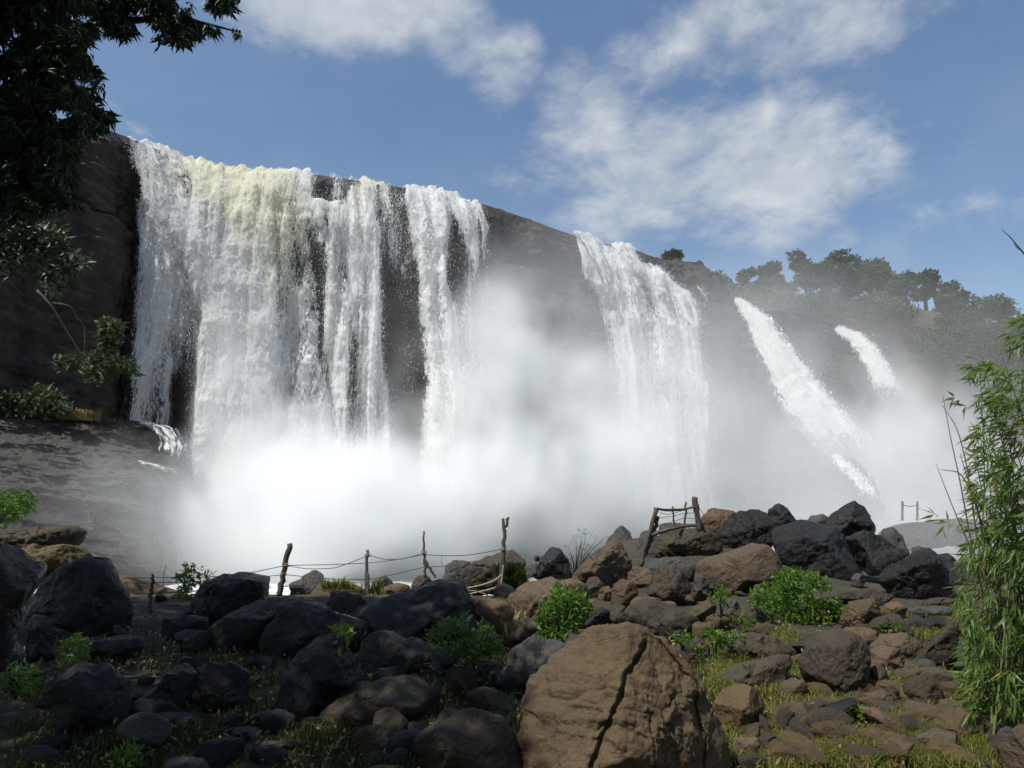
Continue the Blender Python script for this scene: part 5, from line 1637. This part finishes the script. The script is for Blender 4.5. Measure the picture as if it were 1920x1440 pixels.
ins = inside(pq[0], pq[1], BOUT) | (pq[0] > 1925)
pts, dirs = pts[ins], dirs[ins]
CC = np.repeat(pts, 6, 0) + rs.normal(size=(len(pts) * 6, 3)) * .02
V, Fc = leaves(CC, .16, .021, rs, droop=.1, dirs=np.repeat(dirs, 6, 0), jitter=.42, flat=.6)
tag(mesh_obj('foliage', V, Fc, M['leaf_bamboo'], bam, smooth=False), kind='stuff')
# bare dead canes leaning left of the clump
dead = [[(1845, 1120), (1825, 1040), (1800, 900), (1782, 820), (1768, 742)], [(1850, 1100), (1830, 1000), (1815, 880), (1795, 800), (1766, 760)],
        [(1860, 1130), (1835, 1060), (1790, 960), (1755, 870)], [(1850, 1080), (1840, 980), (1815, 900), (1800, 850)], [(1960, 520), (1915, 470), (1895, 445), (1878, 430)],
        [(1845, 960), (1800, 885), (1762, 880)]]
for d_ in dead[:4] + dead[5:]:
    c_ = bez([at(x, y, 7.6) - bl for x, y in d_], 20)
    v_, f_ = tube(c_, np.linspace(.010, .0025, 20), 5)
    mesh_obj('dead_cane', v_, f_, M['drycane'], bam)
tw = empty('twig', at(1960, 520, 6.0))
c_ = bez([at(x, y, 6.0) - np.array(tw.location) for x, y in dead[4]], 16)
c2 = bez([at(1915, 470, 6.0) - np.array(tw.location), at(1903, 462, 6.0) - np.array(tw.location), at(1900, 448, 6.0) - np.array(tw.location)], 8)
mesh_obj('stem', *join([tube(c_, np.linspace(.009, .002, 16), 5), tube(c2, np.linspace(.004, .002, 8), 5)]), M['drycane'], tw)
tag(tw, 'thin bare twig poking in against the blue sky', 'twig')
yl = [(1790, 960), (1785, 985), (1765, 990)]
CC = np.array([at(x, y, 7.6) - bl for x, y in [(1752, 965), (1760, 975), (1770, 985), (1778, 978), (1790, 745), (1800, 750), (1812, 760)]])
CC = np.repeat(CC, 4, 0)
V, Fc = leaves(CC, .15, .022, rs, droop=.2, dirs=np.tile([-.5, 0, -.2], (len(CC), 1)), jitter=.5)
mesh_obj('side_leaves', V, Fc, M['leaf_bamboo'], bam, smooth=False)['kind'] = 'stuff'

# ------------------------------------------------------------------ fence
fence = empty('wire_fence', hit(689, 1135))
tag(fence, 'makeshift wire fence on crooked sticks along the edge of the bank', 'fence')
fl = np.array(fence.location)


def post(pts, Y, r0, r1, seed=1, mat='wood', name='post', parent=None, org=None):
    parent = parent or fence
    org = fl if org is None else org
    c_ = bez([at(x, y, Y) - org for x, y in pts], 14)
    c_[1:-1, 0] += 0.010 * np.random.RandomState(seed).normal(size=12)
    v_, f_ = tube(c_, np.linspace(r0, r1, 14), 8, seed, .18)
    return mesh_obj(name, v_, f_, M[mat], parent)


FY = 15.4
post([(281, 1150), (283, 1115), (288, 1079)], 12.9, .030, .026, 1)
post([(288, 1080), (285, 1077)], 12.9, .012, .008, 1, name='broken_tip')
post([(524, 1118), (533, 1070), (543, 1019)], FY, .055, .050, 2)
post([(686, 1140), (687, 1090), (689, 1031)], FY, .040, .030, 3, 'wood2')
post([(691, 1136), (690, 1075)], FY - .05, .030, .026, 4, 'wood2', 'brace')
post([(682, 1132), (697, 1131)], FY - .1, .02, .02, 4, 'wood2', 'crosspiece')
post([(797, 1084), (795, 1040), (795, 996)], FY, .030, .020, 5)
post([(797, 1050), (816, 1084)], FY, .026, .022, 6, name='brace')
post([(936, 1118), (941, 1080), (945, 1030), (946, 1000), (943, 972)], FY, .060, .030, 7)
post([(946, 1000), (948, 985), (952, 970)], FY, .032, .028, 8, name='fork')
post([(306, 1100), (310, 1060)], 12.9, .006, .004, 9, 'drycane', 'thin_stick')


def wire(pts, Y, r=.007, parent=None, org=None, mat='wire', name='wire', Y2=None):
    parent = parent or fence
    org = fl if org is None else org
    Ys = np.linspace(Y, Y2 or Y, len(pts))
    c_ = bez([at(x, y, yy) - org for (x, y), yy in zip(pts, Ys)], 26)
    v_, f_ = tube(c_, np.full(26, r), 4)
    return mesh_obj(name, v_, f_, M[mat], parent)


wire([(230, 1084), (286, 1083), (360, 1083), (430, 1080), (480, 1072), (536, 1060)], 12.9, Y2=FY)
wire([(232, 1093), (286, 1093), (380, 1090)], 12.9)
wire([(250, 1113), (286, 1112), (345, 1110)], 12.9)
wire([(250, 1137), (286, 1137), (340, 1136)], 12.9)
wire([(536, 1060), (610, 1059), (689, 1056), (740, 1050), (795, 1040)], FY)
wire([(536, 1060), (575, 1067), (625, 1066), (655, 1056), (689, 1042)], FY)
wire([(689, 1040), (720, 1049), (750, 1049), (780, 1042), (795, 1035)], FY)
wire([(795, 1040), (830, 1042), (870, 1042), (910, 1036), (943, 1029)], FY)
wire([(531, 1077), (580, 1082), (640, 1087), (687, 1087)], FY)
wire([(531, 1078), (515, 1079), (500, 1081)], FY)
wire([(689, 1087), (740, 1077), (795, 1063), (850, 1061), (890, 1052)], FY)
wire([(527, 1099), (590, 1104), (650, 1108), (687, 1108)], FY)
wire([(527, 1099), (518, 1112), (512, 1120)], FY)
wire([(829, 1042), (827, 1055), (831, 1066)], FY, .004)
wire([(943, 1076), (925, 1090), (900, 1098), (875, 1103)], FY - .1, .014, mat='rope', name='rope')
wire([(940, 1098), (915, 1106), (880, 1114)], FY - .1, .014, mat='rope', name='rope')
wire([(944, 1060), (940, 1095), (932, 1120), (918, 1130)], FY - .12, .014, mat='rope', name='rope')
for x, y in [(536, 1060), (689, 1041), (795, 1036), (943, 1030), (531, 1077)]:
    th = np.linspace(0, 4 * np.pi, 30)
    c = at(x, y, FY) - fl
    q = np.stack([c[0] + .056 * np.cos(th), c[1] + .056 * np.sin(th), c[2] + np.linspace(-.03, .03, 30)], -1)
    mesh_obj('knot', *tube(q, np.full(30, .008), 4), M['rope'], fence)

# stick gate on the boulders
gate = empty('stick_gate', at(1200, 1060, 16.6))
tag(gate, 'crooked gate-like frame of sticks and wire on the boulders', 'gate')
gl = np.array(gate.location)
GY = 16.6
g_ = dict(parent=gate, org=gl)
post([(1201, 1062), (1215, 1010), (1231, 954)], GY, .050, .042, 11, **g_)
post([(1210, 1040), (1224, 1005), (1233, 968)], GY + .1, .036, .050, 12, name='brace', **g_)
post([(1312, 997), (1306, 965), (1304, 950), (1303, 932)], GY, .055, .062, 13, **g_)
post([(1322, 999), (1312, 975), (1307, 962)], GY + .1, .038, .030, 14, name='brace', **g_)
post([(1226, 953), (1245, 957), (1270, 957), (1290, 954), (1310, 947)], GY, .022, .026, 15, name='top_rail', **g_)
post([(1232, 953), (1250, 956), (1265, 954), (1285, 956), (1308, 949)], GY - .05, .016, .018, 16, name='top_rail', **g_)
post([(1222, 1003), (1250, 993), (1280, 986), (1315, 984)], GY, .040, .036, 17, 'wood2', 'bottom_rail', **g_)
post([(1264, 989), (1262, 965), (1261, 949)], GY, .020, .018, 18, name='upright_stick', **g_)
post([(1283, 986), (1286, 965), (1286, 941)], GY, .024, .018, 19, name='upright_stick', **g_)
post([(1275, 1005), (1280, 990)], GY + .1, .03, .03, 20, name='prop', **g_)
for w_ in [[(1234, 959), (1250, 965), (1262, 963), (1280, 957)], [(1234, 971), (1262, 968), (1284, 962), (1306, 962)], [(1250, 982), (1265, 977), (1284, 971), (1306, 972)],
           [(1265, 988), (1284, 982), (1306, 985)], [(1229, 1009), (1250, 1028), (1267, 1044)], [(1221, 1019), (1240, 1034), (1251, 1043)], [(1220, 1029), (1232, 1039), (1239, 1045)],
           [(1214, 1041), (1226, 1048)], [(1308, 948), (1318, 962), (1334, 995)], [(1214, 1041), (1218, 1053)]]:
    wire(w_, GY - .06, .006, mat='wood2', **g_)

# two posts and a wire on the far bank
ff = empty('far_fence', at(1706, 960, 39))
tag(ff, 'two faint posts joined by a wire on the far bank in the spray', 'fence')
f0 = np.array(ff.location)
for x in (1692, 1720):
    post([(x, 976), (x, 940)], 39, .06, .05, 30, parent=ff, org=f0)
wire([(1692, 947), (1706, 950), (1720, 947)], 39, .02, parent=ff, org=f0)

# ------------------------------------------------------------------ driftwood heap, palm scrap
heap = [('pale straight stick lying across the driftwood heap', [(862, 1231), (900, 1232), (940, 1231)], .012, 'straw'),
        ('thick dark stick in the driftwood heap pointing to the cracked boulder', [(925, 1270), (945, 1255), (970, 1238)], .022, 'wood2'),
        ('forked grey stick under the driftwood heap', [(895, 1245), (915, 1275), (935, 1292)], .016, 'wood2'),
        ('bleached stick with a kink at the back of the driftwood heap', [(880, 1238), (905, 1240), (930, 1236), (955, 1230)], .014, 'straw'),
        ('short dark stick at the near side of the driftwood heap', [(905, 1262), (925, 1285), (938, 1294)], .014, 'wood'),
        ('crooked brown twig resting on the bluish slab', [(920, 1285), (950, 1262), (980, 1250)], .010, 'wood2'),
        ('long thin pale cane in the shaded grass', [(235, 1270), (290, 1268), (305, 1272)], .010, 'straw'),
        ('slanting pale stalk rising from the shaded grass', [(515, 1340), (535, 1310), (548, 1288)], .006, 'straw'),
        ('thin dark branch lying before the fence stake', [(270, 1155), (300, 1170), (345, 1185)], .014, 'wood2'),
        ('brown root-like stick below the rope-hung post', [(870, 1105), (905, 1112), (925, 1122)], .014, 'straw'),
        ('pale bent stalk over the low grey-topped slab', [(240, 1300), (290, 1270), (330, 1262)], .006, 'straw')]
for i, (lab, pp, r, mt) in enumerate(heap):
    Yh = hit(sum(q[0] for q in pp) / len(pp), sum(q[1] for q in pp) / len(pp))[1] - .15
    org = at(pp[0][0], pp[0][1], Yh)
    c_ = bez([at(x, y, Yh + .1 * k) - org for k, (x, y) in enumerate(pp)], 12)
    c_ += np.random.RandomState(i).normal(size=c_.shape) * r * .3
    v_, f_ = tube(c_, np.linspace(r, r * .6, 12), 6, i, .2)
    o = mesh_obj('stick', v_, f_, M[mt], loc=org)
    tag(o, lab, 'stick', 'driftwood sticks and stalks')
rs = np.random.RandomState(12)
h0 = hit(905, 1262)
parts = []
for k in range(120):
    c = h0 + rs.normal(size=3) * [.26, .16, .03] + [0, -.05, .05]
    d = rs.normal(size=3) * [1, .6, .15]
    d /= np.linalg.norm(d)
    l_ = rs.uniform(.06, .22)
    parts.append(tube(np.array([c - d * l_ / 2, c + [0, 0, .01], c + d * l_ / 2]), np.array([.006, .006, .003]), 4))
o = mesh_obj('twig_litter', *join(parts), M['wood2'])
tag(o, 'heap of broken twigs left of the huge cracked boulder', 'twigs', kind='stuff')
rs = np.random.RandomState(31)
q_ = np.array([hit(x, y) for x, y in zip(rs.uniform(20, 1850, 900), rs.uniform(1150, 1440, 900))])
q_[:, 2] = ground(q_[:, 0], q_[:, 1]) + .02
CC = np.repeat(q_, 4, 0) + rs.normal(size=(3600, 3)) * [.12, .12, .015]
V, Fc = leaves(CC, .07, .035, rs, droop=0, flat=.9, dirs=np.tile([0.0, 0, 0.1], (3600, 1)), jitter=.9)
tag(mesh_obj('leaf_litter', V, Fc, M['leaf_dry'], smooth=False), 'dry fallen leaves between the stones', 'leaf litter', kind='stuff')
# ribbed pale scrap
org = at(921, 1272, h0[1] - .25)
nn_ = 40
t_ = np.linspace(0, 1, nn_)
c_ = np.stack([-.045 + .09 * t_, 0 * t_, -.08 + .16 * t_], -1)
rr = .035 * (1 + .16 * np.sin(t_ * 70)) * np.clip(np.sin(np.pi * np.clip(t_, .06, .94)) * 2.2, 0, 1)
o = mesh_obj('ribbed_scrap', *tube(c_, rr, 12), M['palm'], loc=org)
tag(o, 'pale ribbed scrap stuck among the driftwood sticks', 'scrap')

# ------------------------------------------------------------------ spray mist
vm = bpy.data.materials.new('spray_mist')
vm.use_nodes = True
t = NT(vm.node_tree)
t.n.clear()
pv = t.add('ShaderNodeVolumePrincipled')
pv.inputs['Color'].default_value = (0.970, 0.980, 0.980, 1)
pv.inputs['Density'].default_value = 1.0
pv.inputs['Anisotropy'].default_value = 0.0
ot = t.add('ShaderNodeOutputMaterial')
t.l.new(pv.outputs[0], ot.inputs['Volume'])

gt = bpy.data.node_groups.new('mist_field', 'GeometryNodeTree')
gt.interface.new_socket('Geometry', in_out='INPUT', socket_type='NodeSocketGeometry')
gt.interface.new_socket('Geometry', in_out='OUTPUT', socket_type='NodeSocketGeometry')
g = NT(gt)
pos = g.add('GeometryNodeInputPosition').outputs[0]
warp = g.add('ShaderNodeTexNoise')
g.put(warp.inputs['Vector'], pos)
warp.inputs['Scale'].default_value = 0.13
warp.inputs['Detail'].default_value = 3
wv = g.vmath('SUBTRACT', warp.outputs['Color'], (.5, .5, .5))
sc_n = g.add('ShaderNodeVectorMath', operation='SCALE')
g.put(sc_n.inputs[0], wv)
sc_n.inputs['Scale'].default_value = 9.0
wpos = g.vmath('ADD', pos, sc_n.outputs[0])
n1 = g.noise(g.vmath('MULTIPLY', pos, (1, 1, .75)), 0.17, 5, 0.6)
n2 = g.noise(g.vmath('MULTIPLY', pos, (1, 1, .5)), 0.42, 4, 0.6)
tex = g.math('ADD', g.math('MULTIPLY', n1, .7), g.math('MULTIPLY', n2, .3))
# (px, py, Y, rx, ry, rz in metres, density, erosion threshold)
MIST = [
    (390, 1020, 36, 8, 5, 4.6, .30, .41), (520, 1000, 39, 8, 5, 5.5, .32, .41), (640, 1000, 40, 8, 5, 5.5, .30, .42), (760, 950, 42, 8, 5, 7.5, .30, .43),
    (880, 860, 44, 7, 5, 8.5, .28, .43), (960, 760, 45, 6, 4, 8.5, .22, .44), (1030, 800, 46, 6.5, 4, 8.5, .20, .43), (1090, 900, 47, 7, 5, 8, .17, .41), (960, 660, 46, 5.5, 3, 6, .10, .45), (1040, 950, 46, 11, 5, 5, .2, .38),
    (1000, 620, 48, 10, 4, 9, .035, .42), (290, 1020, 32, 6, 4, 4.2, .12, .38), (205, 1040, 29, 6, 3, 3.4, .07, .36), (120, 1000, 26, 6, 3, 3.0, .012, .40),
    (370, 840, 36.5, 2.8, 2, 2.8, .18, .44), (480, 800, 39.2, 4, 2.0, 7, .28, .45), (470, 660, 40.5, 3.2, 1.6, 6, .14, .45), (450, 930, 38, 6, 3, 4, .28, .43), (560, 900, 41, 5, 2.5, 5, .2, .44), (650, 560, 44, 16, 2.5, 12, .012, .42),
    (1090, 560, 50, 9, 4, 8, .022, .44), (1060, 800, 47.5, 10, 4, 11, .075, .28), (1190, 820, 49, 9, 4, 10, .030, .28), (400, 560, 41, 2.6, 1.4, 6, .07, .42), (455, 700, 39.8, 3.0, 1.5, 7, .12, .42), (1160, 500, 56, 8, 3, 6, .012, .47),
    (1220, 900, 50, 16, 6, 12, .048, .34), (1240, 740, 52, 12, 5, 11, .030, .36), (1370, 760, 54, 13, 6, 13, .026, .34), (1450, 920, 50, 14, 7, 11, .034, .32), (1480, 640, 62, 15, 5, 10, .024, .38),
    (1560, 820, 57, 6, 3, 5.5, .14, .42), (1500, 760, 58, 5, 3, 7, .04, .42), (1690, 760, 67, 5.5, 3, 4.5, .16, .42), (1660, 700, 69, 4, 3, 4, .05, .40), (1670, 850, 59, 9, 5, 7.5, .13, .41), (1770, 850, 60, 10, 6, 8, .09, .40), (1600, 950, 52, 12, 6, 7, .035, .36), (1720, 970, 44, 14, 6, 6, .03, .34), (1740, 1010, 33, 7, 4, 2.6, .04, .36),
    (1750, 700, 70, 22, 6, 11, .014, .34), (1540, 540, 76, 14, 4, 9, .018, .38), (1720, 560, 80, 24, 4, 11, .007, .30), (1880, 640, 72, 16, 6, 11, .010, .36),
]
acc = None
for (px, py, Y, rx, ry, rz, dn, th) in MIST:
    c = at(px, py, Y)
    d = g.vmath('DIVIDE', g.vmath('SUBTRACT', wpos, tuple(c)), (rx, ry, rz))
    e = g.vmath('LENGTH', d)
    body = g.rng(e, 1.15, 0.25, 0, 1, True)
    ero = g.rng(g.math('ADD', tex, g.math('MULTIPLY', body, .17)), th + .05, th + .21, 0, 1, True)
    q = g.math('MULTIPLY', g.math('MULTIPLY', body, ero), dn)
    acc = q if acc is None else g.math('ADD', acc, q)
vc = g.add('GeometryNodeVolumeCube')
g.put(vc.inputs['Density'], acc)
vc.inputs['Min'].default_value = (-34, 22, 0.2)
vc.inputs['Max'].default_value = (74, 92, 42)
vc.inputs['Resolution X'].default_value = 290
vc.inputs['Resolution Y'].default_value = 180
vc.inputs['Resolution Z'].default_value = 112
smt = g.add('GeometryNodeSetMaterial')
smt.inputs['Material'].default_value = vm
g.l.new(vc.outputs[0], smt.inputs[0])
go = g.add('NodeGroupOutput')
g.l.new(smt.outputs[0], go.inputs[0])
vol = bpy.data.volumes.new('mist')
vo = bpy.data.objects.new('mist', vol)
COL.objects.link(vo)
vo.modifiers.new('field', 'NODES').node_group = gt
tag(vo, 'white spray billowing up from the foot of the falls', 'spray', kind='stuff')
print('STONES', cnt, 'ROCKS', len(ROCKS), 'TRIS', sum(len(o.data.loops) for o in S.objects if o.type == 'MESH') / 3)
